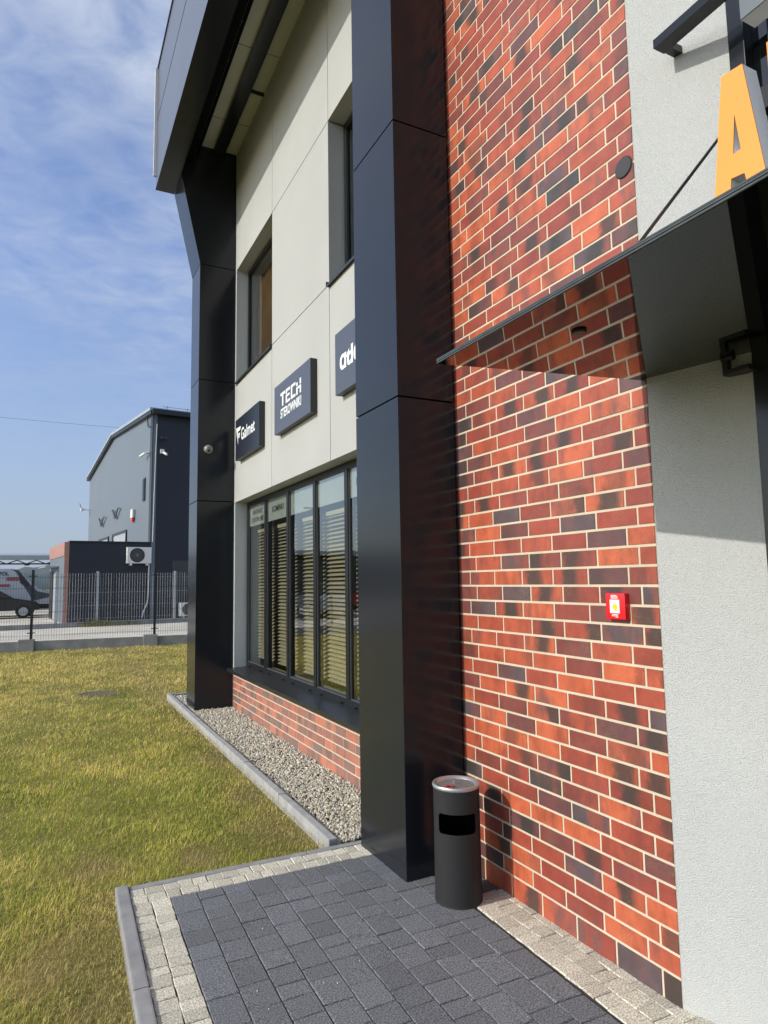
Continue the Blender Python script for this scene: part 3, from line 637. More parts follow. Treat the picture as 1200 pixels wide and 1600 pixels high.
# blinds
bl_lab = ['venetian blind in the window pane nearest the pillar by the bin', 'venetian blind in the shop window pane half hidden by the near pillar', 'cream venetian blind in the widest looking pane seen in full', 'cream venetian blind in the middle one of the five visible panes', 'venetian blind below the film reading KOMINKI', 'venetian blind below the film reading MATERIALY BUDOWLANE']
for i, (a, b) in enumerate(pn):
    if i == 0: continue
    e = empty('window_blind', (2.5, (a+b)/2, 2.3), bl_lab[i], 'blind', 'venetian blinds hanging in the shop window')
    a2, b2 = a+.01, b-.012
    if i == 3: b2 = b-.16
    if i == 4: b2 = b-.12
    if i == 5: b2 = b-.1
    bm = bmnew(); box(bm, 2.475, 2.525, a2, b2, 2.245, 2.285, .003); obj('head_rail', bm, 'slat', e)
    bm = bmnew(); z = 2.23; k = 0
    while z > .62:
        tl = R(27+(3 if k % 3 else -2)); c, s_ = math.cos(tl)*.027, math.sin(tl)*.027; dz = random.uniform(-.0012, .0012)
        prism(bm, [(2.5-c, z-s_+dz), (2.5, z+.002+dz), (2.5+c, z+s_+dz), (2.5+c, z+s_+dz-.0012), (2.5, z+.0008+dz), (2.5-c, z-s_+dz-.0012)], 'Y', a2, b2); z -= .0405; k += 1
    obj('slats', bm, 'slat', e)
    for t in (.18, .82):
        bm = bmnew(); tube(bm, (2.474, a2+(b2-a2)*t, 2.25), (2.474, a2+(b2-a2)*t, .62), .0015, 5); obj('cord', bm, 'slat', e)

# coarse render splay beside the entrance, entrance glazing
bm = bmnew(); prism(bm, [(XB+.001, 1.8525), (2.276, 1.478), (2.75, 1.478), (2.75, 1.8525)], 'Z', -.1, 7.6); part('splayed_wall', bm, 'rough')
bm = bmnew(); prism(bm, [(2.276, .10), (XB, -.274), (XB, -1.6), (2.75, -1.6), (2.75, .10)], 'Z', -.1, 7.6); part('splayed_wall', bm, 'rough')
door = bpy.data.objects.new('entrance_glazing', None); COL.objects.link(door); door.location = (2.28, .8, 0); door.parent = BLD; door.matrix_parent_inverse = BLD.matrix_basis.inverted()
def dch(name, bm, m):
    o = obj(name, bm, m, None); o.parent = door; o.matrix_parent_inverse = Matrix.Translation((2.28, .8, 0)).inverted(); return o
bm = bmnew(); box(bm, 2.272, 2.36, 1.415, 1.4775, 0, 7.6, .003); box(bm, 2.272, 2.36, .101, .16, 0, 7.6, .003); dch('frame', bm, 'alu')
bm = bmnew()
box(bm, 2.295, 2.36, .78, .85, .111, 2.249); dch('mullion', bm, 'frame')
for z in (.02, 2.25, 3.3, 4.4): bm = bmnew(); box(bm, 2.295, 2.36, .161, 1.414, z, z+.09, .003); dch('transom', bm, 'frame')
bm = bmnew(); box(bm, 2.32, 2.332, .161, 1.414, .03, 7.6); dch('glass_panel', bm, 'blackglass')
bm = bmnew(); tube(bm, (2.23, .9, .9), (2.23, .9, 1.5), .014, 10); tube(bm, (2.23, .9, .95), (2.31, .9, .95), .009); tube(bm, (2.23, .9, 1.45), (2.31, .9, 1.45), .009); dch('handle', bm, 'chrome')

# canopy of dark glass, hung on a rod
cz = lambda x: 2.335+.0655*(x-1.174)/.984
CAN = bpy.data.objects.new('canopy', None); COL.objects.link(CAN); CAN.location = (1.6, 1, 2.36); CAN.parent = BLD; CAN.matrix_parent_inverse = BLD.matrix_basis.inverted()
def cch(name, bm, m, sm=False):
    o = obj(name, bm, m, None, sm); o.parent = CAN; o.matrix_parent_inverse = Matrix.Translation((1.6, 1, 2.36)).inverted(); return o
bm = bmnew(); pts = [(1.176, 1.878), (2.154, 1.878), (2.154, 1.849), (2.271, 1.478), (2.271, -.4), (1.176, -.4)]
A = [bm.verts.new((x, y, cz(x))) for x, y in pts]; B = [bm.verts.new((x, y, cz(x)+.018)) for x, y in pts]; bm.faces.new(A); bm.faces.new(B)
for i in range(6): bm.faces.new((A[i], A[(i+1) % 6], B[(i+1) % 6], B[i]))
cch('glass_sheet', bm, 'blackglass')
bm = bmnew()
for k in range(3):
    z = cz(1.174)+.001+k*.006
    box(bm, 1.171-.001*(k == 1), 1.1755, -.4, 1.8785, z, z+.0042)
cch('glass_edge', bm, 'glassedge')
bm = bmnew(); tube(bm, (1.372, 1.375, 2.362), (2.268, 1.489, 3.311), .006, 10); tube(bm, (1.372, 1.375, 2.3665), (1.372, 1.375, 2.385), .012, 12); tube(bm, (2.252, 1.487, 3.293), (2.268, 1.489, 3.311), .02, 12)
cch('tie_rod', bm, 'steel', True)
bm = bmnew(); T = lambda c: Vector((1.436+c.x, 1.475+c.y, cz(1.436)-.001+c.z)); lathe(bm, [(0, -.008), (.020, -.008), (.023, -.005), (.023, 0), (0, 0)], 24, T=T); cch('point_fixing', bm, 'steel', True)
bm = bmnew(); box(bm, 2.215, 2.237, 1.535, 1.557, cz(2.22)-.053, cz(2.22)-.0005, .002); box(bm, 2.215, 2.2715, 1.452, 1.5565, cz(2.22)-.072, cz(2.22)-.0535, .002); tube(bm, (2.226, 1.561, cz(2.22)-.008), (2.226, 1.515, cz(2.22)-.008), .012, 12)
cch('wall_clamp', bm, 'steel')
bm = bmnew(); T = lambda c: Vector((XB-.006+c.z, 1.905+c.x, 3.346+c.y)); lathe(bm, [(0, -.004), (.042, -.004), (.046, .0), (.046, .005)], 32, T=T); part('vent_cap', bm, 'darkpl', None, True)

# ------------------------------------------------------------------ things on the building
def signbox(label, ya, yb, za, zb, fm, sm='signside'):
    e = empty('shop_sign', (XF-.07, (ya+yb)/2, (za+zb)/2), label, 'sign', 'sign boxes on the white facade')
    bm = bmnew(); box(bm, XF-.066, XF-.002, ya, yb, za, zb, .002); obj('sign_box', bm, sm, e)
    bm = bmnew(); box(bm, XF-.070, XF-.0665, ya+.001, yb-.001, za+.001, zb-.001); obj('sign_face', bm, fm, e)
    return e
XS = XF-.072
t_e = signbox('graphite sign box with two lines of white letters, between the other two sign boxes', 5.675, 6.772, 3.17, 3.69, 'signface')
def poly(e, polys, m='lettering'):
    bm = bmnew()
    for p in polys: prism(bm, p, 'X', XS-.002, XS+.0015)
    return obj('lettering', bm, m, e)
# TECH: block letters cut by a horizontal slit, drawn with u to the right as seen from the street
def uz(u0, z0, sc, P): return [[(u0-x*sc, z0+y*sc*.80) for x, y in p] for p in P]
TE = []
def rect(x0, x1, y0, y1): return [(x0, y0), (x1, y0), (x1, y1), (x0, y1)]
H_ = 1.0; s1, s2 = .52, .60
TE += [rect(0, .82, .80, 1.0), rect(.30, .52, 0, .795)]
TE += [rect(.95, 1.70, .80, 1.0), rect(.95, 1.62, .44, .60), rect(.95, 1.17, 0, .435), rect(1.175, 1.70, 0, .18), rect(.95, 1.17, .66, .795)]
TE += [rect(1.85, 2.60, .80, 1.0), rect(1.85, 2.07, .20, .795), rect(1.85, 2.60, 0, .195)]
TE += [rect(2.74, 2.96, .62, .86), rect(3.28, 3.50, .62, 1.0), rect(2.74, 3.50, .38, .54), rect(2.74, 2.96, 0, .375), rect(3.28, 3.50, 0, .375)]
poly(t_e, uz(6.552, 3.425, .181, TE))
text_mesh('lettering', 'STEROWNIKI', .135, (XS, 6.552, 3.302), (0, -1, 0), (0, 0, 1), 'lettering', t_e, .003, .003, .79)
a_e = signbox('graphite sign box half hidden behind the near pillar', 4.02, 5.076, 3.165, 3.70, 'signface')
text_mesh('lettering', 'ɑtlɑs', .215, (XS, 4.972, 3.355), (0, -1, 0), (0, 0, 1), 'lettering', a_e, .003, .007, 1.12)
g_e = signbox('dark navy sign box with a white triangle mark, nearest the far pillar', 7.35, 8.43, 3.17, 3.70, 'signdark')
poly(g_e, [[(8.385, 3.585), (8.150, 3.575), (8.185, 3.53), (8.30, 3.53), (8.285, 3.36)], [(8.275, 3.50), (8.19, 3.50), (8.235, 3.43), (8.262, 3.44)]])
text_mesh('lettering', 'Galmet', .215, (XS, 8.14, 3.388), (0, -1, 0), (0, 0, 1), 'lettering', g_e, .003, .0035, .91, spacing=1.06)

# fire alarm call point
e = empty('fire_alarm_call_point', (XB-.02, 2.055, 1.47), 'small red fire alarm call point on the brick wall', 'fire alarm')
bm = bmnew(); box(bm, XB-.030, XB-.002, 2.001, 2.108, 1.421, 1.530, .006); obj('housing', bm, 'red', e, True)
bm = bmnew(); box(bm, XB-.0318, XB-.0302, 2.030, 2.082, 1.447, 1.503, .0004); obj('break_glass', bm, 'paper', e)
bm = bmnew(); T = lambda c: Vector((XB-.0318-c.z, 2.054+c.x, 1.473+c.y)); lathe(bm, [(0, .0012), (.012, .0012), (.013, 0)], 20, T=T); box(bm, XB-.0332, XB-.0318, 2.046, 2.054, 1.457, 1.468); obj('press_disc', bm, 'yellow', e)
bm = bmnew()
for z in (1.5205, 1.5150, 1.5095): box(bm, XB-.0308, XB-.0299, 2.038 + (.006 if z > 1.52 else 0), 2.076, z-.0014, z+.0014)
box(bm, XB-.0328, XB-.0317, 2.060, 2.078, 1.494, 1.4985); obj('marking', bm, 'lettering', e)
bm = bmnew()
for z in (1.4415, 1.436, 1.431): box(bm, XB-.0308, XB-.0299, 2.040, 2.074-(.02 if z < 1.434 else 0), z-.0012, z+.0012)
obj('marking', bm, 'lettering', e)

# dome camera on the far pillar
e = empty('security_camera', (1.86, 8.75, 3.36), 'small grey dome security camera on the far black pillar', 'camera')
T = lambda c: Vector((1.862+c.x, 8.752-c.z, 3.362+c.y))
bm = bmnew(); lathe(bm, [(.058, 0), (.058, .022), (.044, .034), (.030, .05), (0, .055)], 28, T=T); obj('housing', bm, mat('grey_dome', (.22, .22, .2), .4, var=.05), e, True)
bm = bmnew(); tube(bm, (1.862, 8.712, 3.345), (1.862, 8.692, 3.335), .018, 14); obj('lens', bm, 'darkpl', e)

# sign frame and letters above the canopy
e = empty('sign_rail', (2.16, 1.2, 3.74), 'black steel rail above the canopy that carries the orange letters', 'rail')
bm = bmnew(); box(bm, 2.098, 2.160, .30, 1.675, 3.697, 3.734, .002); obj('rail', bm, 'alu', e)
bm = bmnew(); box(bm, 2.1605, 2.225, 1.640, 1.672, 3.700, 3.731); obj('wall_bracket', bm, 'steel', e)
bm = bmnew(); box(bm, 2.1605, 2.271, .14, .155, 3.700, 3.731); obj('wall_bracket', bm, 'steel', e)
XA = 1.93
def onX(px, py, X):
    c = Vector(((px-600)/1033.575, -(py-800)/1033.575, 1)); d = r_*c.x+u_*c.y+f_*c.z; t = X/d.x; return (d.y*t, 1.6+d.z*t)
cp = lambda pts: [onX(1000+x/5.335, y/5.335, XA) for x, y in pts]
bm = bmnew(); box(bm, 2.03, 2.07, .44, 1.235, 2.965, 3.005, .002); box(bm, 2.03, 2.066, 1.155, 1.187, 3.006, 3.95, .002); box(bm, 2.067, 2.0975, 1.16, 1.182, 3.702, 3.729); obj('letter_support', bm, 'steel', e)
outer = cp([(675, 640), (850, 530), (1050, 1470)]); lo = onX(1052, 1500/5.335+40, XA)
# A standing on the rail: outer shape, counter and foot notch
q = lambda x, y: onX(1000+x/5.335, y/5.335, XA)
TL, TR = q(675, 640), q(850, 530); zb_ = q(625, 1600)[1]-.05
BL = (q(625, 1600)[0]+.006, zb_); BR = (q(1050, 1470)[0]-.004, zb_)
C1, C2, C3 = q(785, 950), q(775, 1290), q(840, 1240)
N1, N2 = q(870, 1440), q(760, 1490); NB1 = (N2[0]+.006, zb_); NB2 = (q(900, 1570)[0]-.003, zb_)
def plate(bm, faces, x0, x1):
    """flat letter from a ring of outline points and a ring for the hole, same point order"""
    for f in faces:
        prism(bm, f, 'X', x0, x1)
def letterA(dy, m_face, label, group):
    e = empty('sign_letter', (XA, 1.2+dy, 2.6), label, 'letter', group)
    sh = lambda p: (p[0]+dy, p[1])
    zc = (N1[1]+N2[1])/2
    pieces = [[TL, BL, NB1, N2, C2, C1], [TL, C1, C3, N1, NB2, BR, TR], [C2, N2, N1, C3]]
    pieces = [[sh(p) for p in f] for f in pieces]
    bm = bmnew(); plate(bm, pieces, XA, XA+.004)
    bmesh.ops.remove_doubles(bm, verts=bm.verts, dist=1e-5)
    ks = {}
    for f in bm.faces: ks.setdefault(tuple(round(c, 5) for c in f.calc_center_median()), []).append(f)
    bmesh.ops.delete(bm, geom=[f for v in ks.values() if len(v) > 1 for f in v], context='FACES')
    obj('letter_face', bm, m_face, e)
    bm = bmnew(); plate(bm, pieces, XA+.0045, XA+.072)
    bmesh.ops.remove_doubles(bm, verts=bm.verts, dist=1e-5)
    ks = {}
    for f in bm.faces: ks.setdefault(tuple(round(c, 5) for c in f.calc_center_median()), []).append(f)
    bmesh.ops.delete(bm, geom=[f for v in ks.values() if len(v) > 1 for f in v], context='FACES')
    obj('letter_return', bm, 'whiteside', e)
letterA(0, 'orange', 'large orange letter A with white sides standing above the canopy', None)
def slab_letter(polys, m_face, label, x=XA):
    e = empty('sign_letter', (x, polys[0][0][0], polys[0][0][1]), label, 'letter')
    bm = bmnew(); plate(bm, polys, x, x+.004); obj('letter_face', bm, m_face, e)
    bm = bmnew(); plate(bm, polys, x+.0045, x+.072); obj('letter_return', bm, 'whiteside', e)
y0 = onX(1157, 30, XA)[0]; zb2 = onX(1157, 31, XA)[1]
slab_letter([[(y0, zb2), (y0, zb2+.5), (y0-.1, zb2+.5), (y0-.1, zb2)], [(y0-.101, zb2), (y0-.101, zb2+.1), (y0-.34, zb2+.1), (y0-.34, zb2)]], 'greyletter', 'grey letter with white sides at the top right above the letter A')
y1 = onX(1198, 75, XA)[0]
slab_letter([[(y1, zb_), (y1, TL[1]), (y1-.09, TL[1]), (y1-.09, zb_)]], 'orange', 'orange letter cut off by the right edge of the photo, next to the letter A')

# ------------------------------------------------------------------ waste bin
bx, by, br, bh = 1.905, 2.972, .1175, .575
e = empty('waste_bin', (bx, by, 0), 'black cylindrical litter bin with steel ashtray top by the brick wall', 'bin')
fa = math.atan2(-by, -bx)      # the slot faces the viewer's side
bm = bmnew(); seg = 96; zs_ = [.008, .10, .345, .352, .432, .440, .548]
def rad(z): return br*(1+.012*(z < .01))
half = R(50)
grid = {}
for i in range(seg):
    t = 2*math.pi*i/seg
    for j, z in enumerate(zs_): grid[i, j] = bm.verts.new((bx+rad(z)*math.cos(t), by+rad(z)*math.sin(t), z))
for i in range(seg):
    tm = (2*math.pi*(i+.5)/seg-fa+math.pi) % (2*math.pi)-math.pi
    for j in range(len(zs_)-1):
        zm = (zs_[j]+zs_[j+1])/2
        if .345 < zm < .44 and abs(tm) < half and not ((j in (2, 4)) and abs(tm) > half-R(4)): continue
        bm.faces.new((grid[i, j], grid[(i+1) % seg, j], grid[(i+1) % seg, j+1], grid[i, j+1]))
bmesh.ops.solidify(bm, geom=bm.faces[:], thickness=.002)
obj('body', bm, 'bin', e, True)
bm = bmnew(); sg = 36
for i in range(sg):
    t0, t1 = fa+half*1.1+(2*math.pi-half*2.2)*i/sg, fa+half*1.1+(2*math.pi-half*2.2)*(i+1)/sg
    bm.faces.new([bm.verts.new((bx+(br-.006)*math.cos(t_), by+(br-.006)*math.sin(t_), z_)) for t_, z_ in ((t0, .02), (t1, .02), (t1, .54), (t0, .54))])
bmesh.ops.remove_doubles(bm, verts=bm.verts, dist=1e-5); lathe(bm, [(0, .25), (br-.006, .25)], 36, (bx, by)); lathe(bm, [(0, .53), (br-.006, .53)], 36, (bx, by)); obj('liner', bm, 'core', e, True)
bm = bmnew(); lathe(bm, [(br-.01, .001), (br+.0025, .001), (br+.0025, .009), (br-.01, .009)], 64, (bx, by)); obj('base_ring', bm, 'darkpl', e, True)
bm = bmnew(); prof = [(br-.004, .548), (br+.001, .5485), (br+.004, .553), (br+.004, .560), (br+.001, .5655), (br-.008, .567), (br-.014, .564), (br-.022, .553), (br-.026, .5535)]
lathe(bm, prof, 72, (bx, by)); obj('ashtray_rim', bm, 'chrome', e, True)
bm = bmnew()
rb = random.Random(3)
prev = None
lathe(bm, [(0, .5545), (br-.027, .5545)], 48, (bx, by)); obj('ash_grid', bm, 'ash', e)
bm = bmnew()
for k in range(-7, 8):
    o_ = k*.0122; hl = math.sqrt(max(0, (br-.026)**2-o_**2))
    tube(bm, (bx+o_, by-hl, .5565), (bx+o_, by+hl, .5565), .0008, 5); tube(bm, (bx-hl, by+o_, .558), (bx+hl, by+o_, .558), .0008, 5)
obj('steel_mesh', bm, 'chrome', e, True)
bm = bmnew(); tube(bm, (bx-.012, by, .558), (bx-.012, by, .574), .003); tube(bm, (bx+.012, by, .558), (bx+.012, by, .574), .003); tube(bm, (bx-.013, by, .574), (bx+.013, by, .574), .003); obj('lift_handle', bm, 'chrome', e)
bm = bmnew(); box(bm, bx-.075, bx-.05, by-.03, by-.015, .559, .563); box(bm, bx-.055, bx-.035, by-.05, by-.044, .559, .564)
tag(obj('cigarette_packet', bm, 'red'), 'crumpled red scrap lying in the ashtray of the bin', 'litter')

# manhole in the lawn
bm = bmnew(); T = lambda c: Vector((.72+c.x, 10.96+c.y, -.036+c.z)); lathe(bm, [(0, .004), (.24, .004), (.245, .012), (.29, .012), (.30, .0), (.30, -.05)], 40, T=T)
for k in range(-5, 6):
    h_ = math.sqrt(.23**2-(k*.04)**2); box(bm, .72+k*.04-.008, .72+k*.04+.008, 10.96-h_, 10.96+h_, -.033, -.024)
tag(obj('manhole_cover', bm, mat('worn_iron', (.11, .10, .08), .8, var=.3, vscale=12)), 'round dark iron drain cover sunk in the lawn', 'drain cover')

# ------------------------------------------------------------------ near fence
def fence_panel(F, u0, u1, z0, z1, step, r, rows, m, par, name='mesh_panel'):
    bm = bmnew(); u = u0
    while u <= u1+1e-6:
        a, b = F(u, 0, z0), F(u, 0, z1); d = Vector((F(1, 0, 0)-F(0, 0, 0))).normalized()*r; n = Vector((0, 0, 1)).cross(d)
        vs = []
        for p in (a, b):
            vs.append([bm.verts.new(p+q) for q in (d, n, -d, -n)])
        for i in range(4): bm.faces.new((vs[0][i], vs[0][(i+1) % 4], vs[1][(i+1) % 4], vs[1][i]))
        u += step
    for z in rows:
        for oz in (0,):
            tube(bm, F(u0, -r*1.6, z), F(u1, -r*1.6, z), r*1.15, 4)
    return obj(name, bm, m, par)
fo = Vector((-.37, 19.05, 0)); fd = Vector((1, -.105, 0)).normalized(); fn = Vector((-fd.y, fd.x, 0))
NF = lambda u, v, z: fo+fd*u+fn*v+Vector((0, 0, z))
fe = empty('fence', NF(0, 0, 0), 'dark wire mesh fence on a concrete plinth at the end of the lawn', 'fence')
us = [-11.72, -8.79, -5.86, -2.93, 0, 2.93, 5.86, 8.79]
for i, u in enumerate(us):
    bm = bmnew(); box(bm, -.03, .03, -.02, .02, .20, 2.0); [setattr(v, 'co', NF(u+.08+v.co.x, v.co.y, v.co.z)) for v in bm.verts]
    for z in (.42, 1.84):
        vs = box(bm, -.09, .09, -.05, -.025, z-.012, z+.012); [setattr(v, 'co', NF(u+.08+v.co.x, v.co.y, v.co.z)) for v in vs]
    obj('post', bm, 'steel', fe)
    bm = bmnew(); box(bm, -.19, .16, -.12, .12, -.1, .26, .006); [setattr(v, 'co', NF(u+v.co.x, v.co.y, v.co.z)) for v in bm.verts]; obj('post_base', bm, 'concrete', fe)
    if u < 8:
        bm = bmnew(); box(bm, .165, 2.735, -.03, .03, -.1, .215, .004); [setattr(v, 'co', NF(u+v.co.x, v.co.y, v.co.z)) for v in bm.verts]; obj('plinth_board', bm, 'concrete', fe)
        fence_panel(NF, u+.12, u+2.97, .25, 1.90, .06, .0028, [.34, .36, .62, .92, .94, 1.2, 1.52, 1.54, 1.80, 1.82], 'wire', fe)
fe.location = NF(0, 0, 0)

# ------------------------------------------------------------------ compound behind
th = R(5.4); oo = Vector((.691, 31.35, 0)); exx = Vector((math.cos(th), math.sin(th), 0)); eyy = Vector((-math.sin(th), math.cos(th), 0))
CP = lambda u, v, z: oo+exx*u+eyy*v+Vector((0, 0, z))
CT = lambda c: CP(c.x, c.y, c.z)
def cbox(*a, bev=0):
    bm = bmnew(); box(bm, *a, bev); 
    for v in bm.verts: v.co = CT(v.co)
    return bm
def cobj(name, bm, m, par=None, sm=False):
    for v in bm.verts: v.co = CT(v.co)
    return obj(name, bm, m, par, sm)
# kerb and second fence
bm = bmnew(); box(bm, -30, 20, -3.1, -2.85, -.1, .16, .01); o = obj('kerb', bm, 'concrete', T=CT); tag(o, 'low concrete edge under the galvanised fence across the yard', 'kerb', kind='structure')
ge = empty('fence', CP(2, -3, 0), 'galvanised wire mesh fence in front of the dark annex', 'fence')
G2 = lambda u, v, z: CP(u, v-3.0, z)
for k in range(-1, 4):
    u = .85+k*3.0
    if k == -1: u = -.6
    bm = bmnew(); box(bm, u-.04, u+.04, -3.04, -2.96, .1, 2.12); cobj('post', bm, 'galv', ge)
fence_panel(G2, -.55, 9.8, .18, 2.05, .10, .0042, [.3, .8, 1.3, 1.9], 'galv', ge)
# big hall
hall = empty('hall', CP(8, 0, 0), 'tall hall clad in light grey and navy sheet with low gable roof', 'building')
U0 = 3.52
gab = [(0, 0), (18.2, 0), (18.2, 8.80), (9.55, 10.1), (0, 9.45)]
bm = bmnew(); prism(bm, [(v, z) for v, z in gab], 'X', U0+.02, U0+.2); cobj('gable_wall', bm, 'cladgrey', hall)
bm = bmnew(); box(bm, U0+.2, 19, .0, .2, 0, 9.42); cobj('front_wall', bm, 'cladnavy', hall)
bm = bmnew(); box(bm, U0-.012, U0+.0195, -.01, .42, 0, 9.44); cobj('corner_trim', bm, 'trimdark', hall)
bm = bmnew(); box(bm, 18.8, 19, .2, 18, 0, 8.8); box(bm, U0+.2, 18.8, 18, 18.2, 0, 8.8); cobj('rear_wall', bm, 'cladgrey', hall)
def rf(z): return [(-.25, 9.42+z), (9.55, 10.12+z), (18.4, 8.78+z), (18.4, 8.9+z), (9.55, 10.26+z), (-.25, 9.56+z)]
bm = bmnew(); prism(bm, rf(0), 'X', U0-.16, 19.1); rr = cobj('roof', bm, 'trimdark', hall)
bm = bmnew(); prism(bm, rf(.145), 'X', U0-.2, 19.1); cobj('roof_flashing', bm, 'trimlight', hall)
bm = bmnew(); box(bm, U0-.1, 19, -.42, -.26, 9.40, 9.62, .01); cobj('gutter', bm, 'trimdark', hall)
bm = bmnew()
for i in range(5): box(bm, U0+.7+i*.95, U0+.72+i*.95, .28, .3, 9.7, 9.98)
box(bm, U0+.5, 12, .285, .297, 9.93, 9.945); cobj('roof_conductor', bm, 'trimdark', hall)
def wallwin(v0, v1, z0, z1):
    fr = bpy.data.objects.new('window', None); COL.objects.link(fr); fr.parent = hall; fr.location = CP(U0, v0, z0); fr.matrix_parent_inverse = hall.matrix_basis.inverted()
    def ch(n_, bm, m_):
        for v in bm.verts: v.co = CT(v.co)
        o = obj(n_, bm, m_, None); o.parent = fr; o.matrix_parent_inverse = fr.matrix_basis.inverted(); return o
    bm = bmnew(); 
    for q in ((v0, v1, z1-.12, z1), (v0, v0+.12, z0, z1-.12), (v1-.3, v1, z0, z1-.12), (v0+.12, v1-.3, z0, z0+.1)): box(bm, U0-.05, U0+.018, *q)
    ch('frame', bm, 'trimdark')
    bm = bmnew(); box(bm, U0-.004, U0+.018, v0+.12, v1-.3, z0+.1, z1-.12); ch('pane', bm, 'galv')
wallwin(5.3, 9.2, 3.47, 4.45); wallwin(10.4, 13.6, 3.47, 4.42)
bm = bmnew(); box(bm, U0-.02, U0+.018, 1.28, 1.72, 5.55, 6.65); 
for i in range(9): box(bm, U0-.05, U0-.021, 1.3, 1.7, 5.6+i*.115, 5.65+i*.115)
cobj('vent_louvre', bm, 'trimdark', hall)
bm = bmnew(); tube(bm, CP(3.70, -.03, 9.0), CP(3.66, -.03, 7.5), .018, 6); tube(bm, CP(3.66, -.03, 7.5), CP(3.60, -.03, 3.5), .018, 6); obj('conduit', bm, 'whitepl', hall)
bm = bmnew(); tube(bm, CP(U0-.02, .2, 9.6), CP(U0-.06, .9, 9.5), .03, 6); tube(bm, CP(U0-.06, .9, 9.5), CP(U0-.04, .75, 9.0), .03, 6); tube(bm, CP(U0-.04, .75, 9.0), CP(U0-.02, .3, 8.9), .03, 6); obj('cable_loop', bm, 'darkpl', hall)
bm = bmnew(); box(bm, 4.5, 5.6, -.03, -.001, .05, 2.66); cobj('door', bm, mat('slate_door', (.04, .045, .05), .5, var=.1), hall)
# annex
an = empty('annex', CP(1.8, 0, 0), 'low navy annex with copper coloured corner trim beside the hall', 'building')
bm = bmnew(); box(bm, .16, U0-.0, .0, 5.6, 0, 3.42); cobj('wall', bm, 'cladnavy', an)
bm = bmnew(); box(bm, .0, .159, .03, 5.6, 0, 2.86); cobj('side_wall', bm, 'cladgrey', an)
bm = bmnew(); box(bm, -.03, .16, .0, 5.75, 2.861, 3.44); cobj('fascia_band', bm, 'clador', an)
bm = bmnew(); box(bm, -.02, .155, -.02, .028, 0, 2.86); cobj('corner_trim', bm, 'clador', an)
bm = bmnew(); box(bm, .165, U0-.01, -.03, 5.6, 3.425, 3.50); cobj('roof_edge', bm, 'trimdark', an)
bm = bmnew(); box(bm, -.03, -.001, 2.2, 3.6, .05, 2.2); cobj('door', bm, 'galv', an)
bm = bmnew(); box(bm, -.04, -.001, 4.0, 5.2, .05, 2.25); cobj('window', bm, 'darkpl', an)
bm = bmnew(); box(bm, -.55, -.001, 1.9, 5.2, 2.42, 2.46); cobj('awning', bm, 'trimlight', an)
# air conditioner
def ac(u0, u1, z0, z1, v, label, low=False):
    e = empty('air_conditioner', CP((u0+u1)/2, v, z0), label, 'air conditioner')
    bm = bmnew(); box(bm, u0, u1, v-.33, v-.03, z0, z1, .02); cobj('casing', bm, 'whitepl', e)
    cu, czz, r0 = u0+(u1-u0)*.41, (z0+z1)/2, (z1-z0)*.44
    T = lambda c: CP(cu+c.x, v-.332-c.z, czz+c.y)
    bm = bmnew(); lathe(bm, [(r0, 0), (r0, .012), (r0-.02, .02), (r0-.02, .004)], 32, T=T); lathe(bm, [(0, .001), (r0-.02, .001)], 32, T=T); obj('fan_shroud', bm, 'darkpl', e)
    bm = bmnew()
    for k in range(1, 7): rr_ = (r0-.02)*k/7; lathe(bm, [(rr_-.005, .014), (rr_+.005, .014), (rr_+.005, .018), (rr_-.005, .018)], 28, T=T)
    lathe(bm, [(0, .02), (.06, .02), (.06, .014)], 16, T=T)
    for k in range(8):
        a = k*math.pi/4; tube(bm, T(Vector((0, 0, .016))), T(Vector((math.cos(a)*(r0-.01), math.sin(a)*(r0-.01), .016))), .004, 4)
    obj('grille', bm, mat('grey_grille', (.16, .16, .15), .5, var=.1), e)
    bm = bmnew()
    for u in (u0+.15, u1-.2): box(bm, u, u+.05, v-.38, v-.0, z0-.09, z0-.001)
    cobj('bracket', bm, 'whitepl' if not low else 'concrete', e)
    return e
e = ac(2.46, 3.50, 2.52, 3.24, .0, 'white air conditioner unit mounted high on the navy wall')
ac(4.72, 5.6, .12, .72, -.35, 'small air conditioner unit standing low on the ground by the pillar', True)
bm = bmnew(); P_ = [(3.46, -.04, 2.5), (3.45, -.04, 1.2), (3.42, -.04, .75), (3.25, -.05, .35), (3.2, -.06, .1)]
for a, b in zip(P_, P_[1:]): tube(bm, CP(*a), CP(*b), .03, 8)
obj('pipe_trunking', bm, 'whitepl', e)
# small things on the hall
def small(name, label, cat, parts, grp=None, loc=None):
    e = empty(name, loc, label, cat, grp)
    for n_, bm, m_ in parts: obj(n_, bm, m_, e, True)
bm = bmnew(); tube(bm, CP(U0, .7, 7.75), CP(U0-.16, .7, 7.72), .06, 8); b2 = bmnew(); tube(b2, CP(U0-.16, .7, 7.72), CP(U0-.26, 1.3, 7.66), .06, 8)
small('security_camera', 'white bullet camera on the grey gable beside the corner', 'camera', [('mount', bm, 'whitepl'), ('barrel', b2, 'whitepl')], loc=CP(U0, .9, 7.7))
bm = bmnew(); box(bm, 3.86, 4.04, -.12, -.0, 7.62, 7.82, .02, CT); b2 = bmnew(); tube(b2, CP(4.0, -.12, 7.66), CP(4.1, -.3, 7.55), .06, 10)
small('security_camera', 'white camera on the navy wall near the white conduit', 'camera', [('mount', bm, 'whitepl'), ('barrel', b2, 'whitepl')], loc=CP(3.95, 0, 7.7))
bm = bmnew(); tube(bm, CP(3.9, 0, 8.35), CP(3.95, -.2, 8.35), .04, 8); b2 = bmnew(); box(b2, 3.85, 4.15, -.32, -.18, 8.28, 8.37, .01, CT)
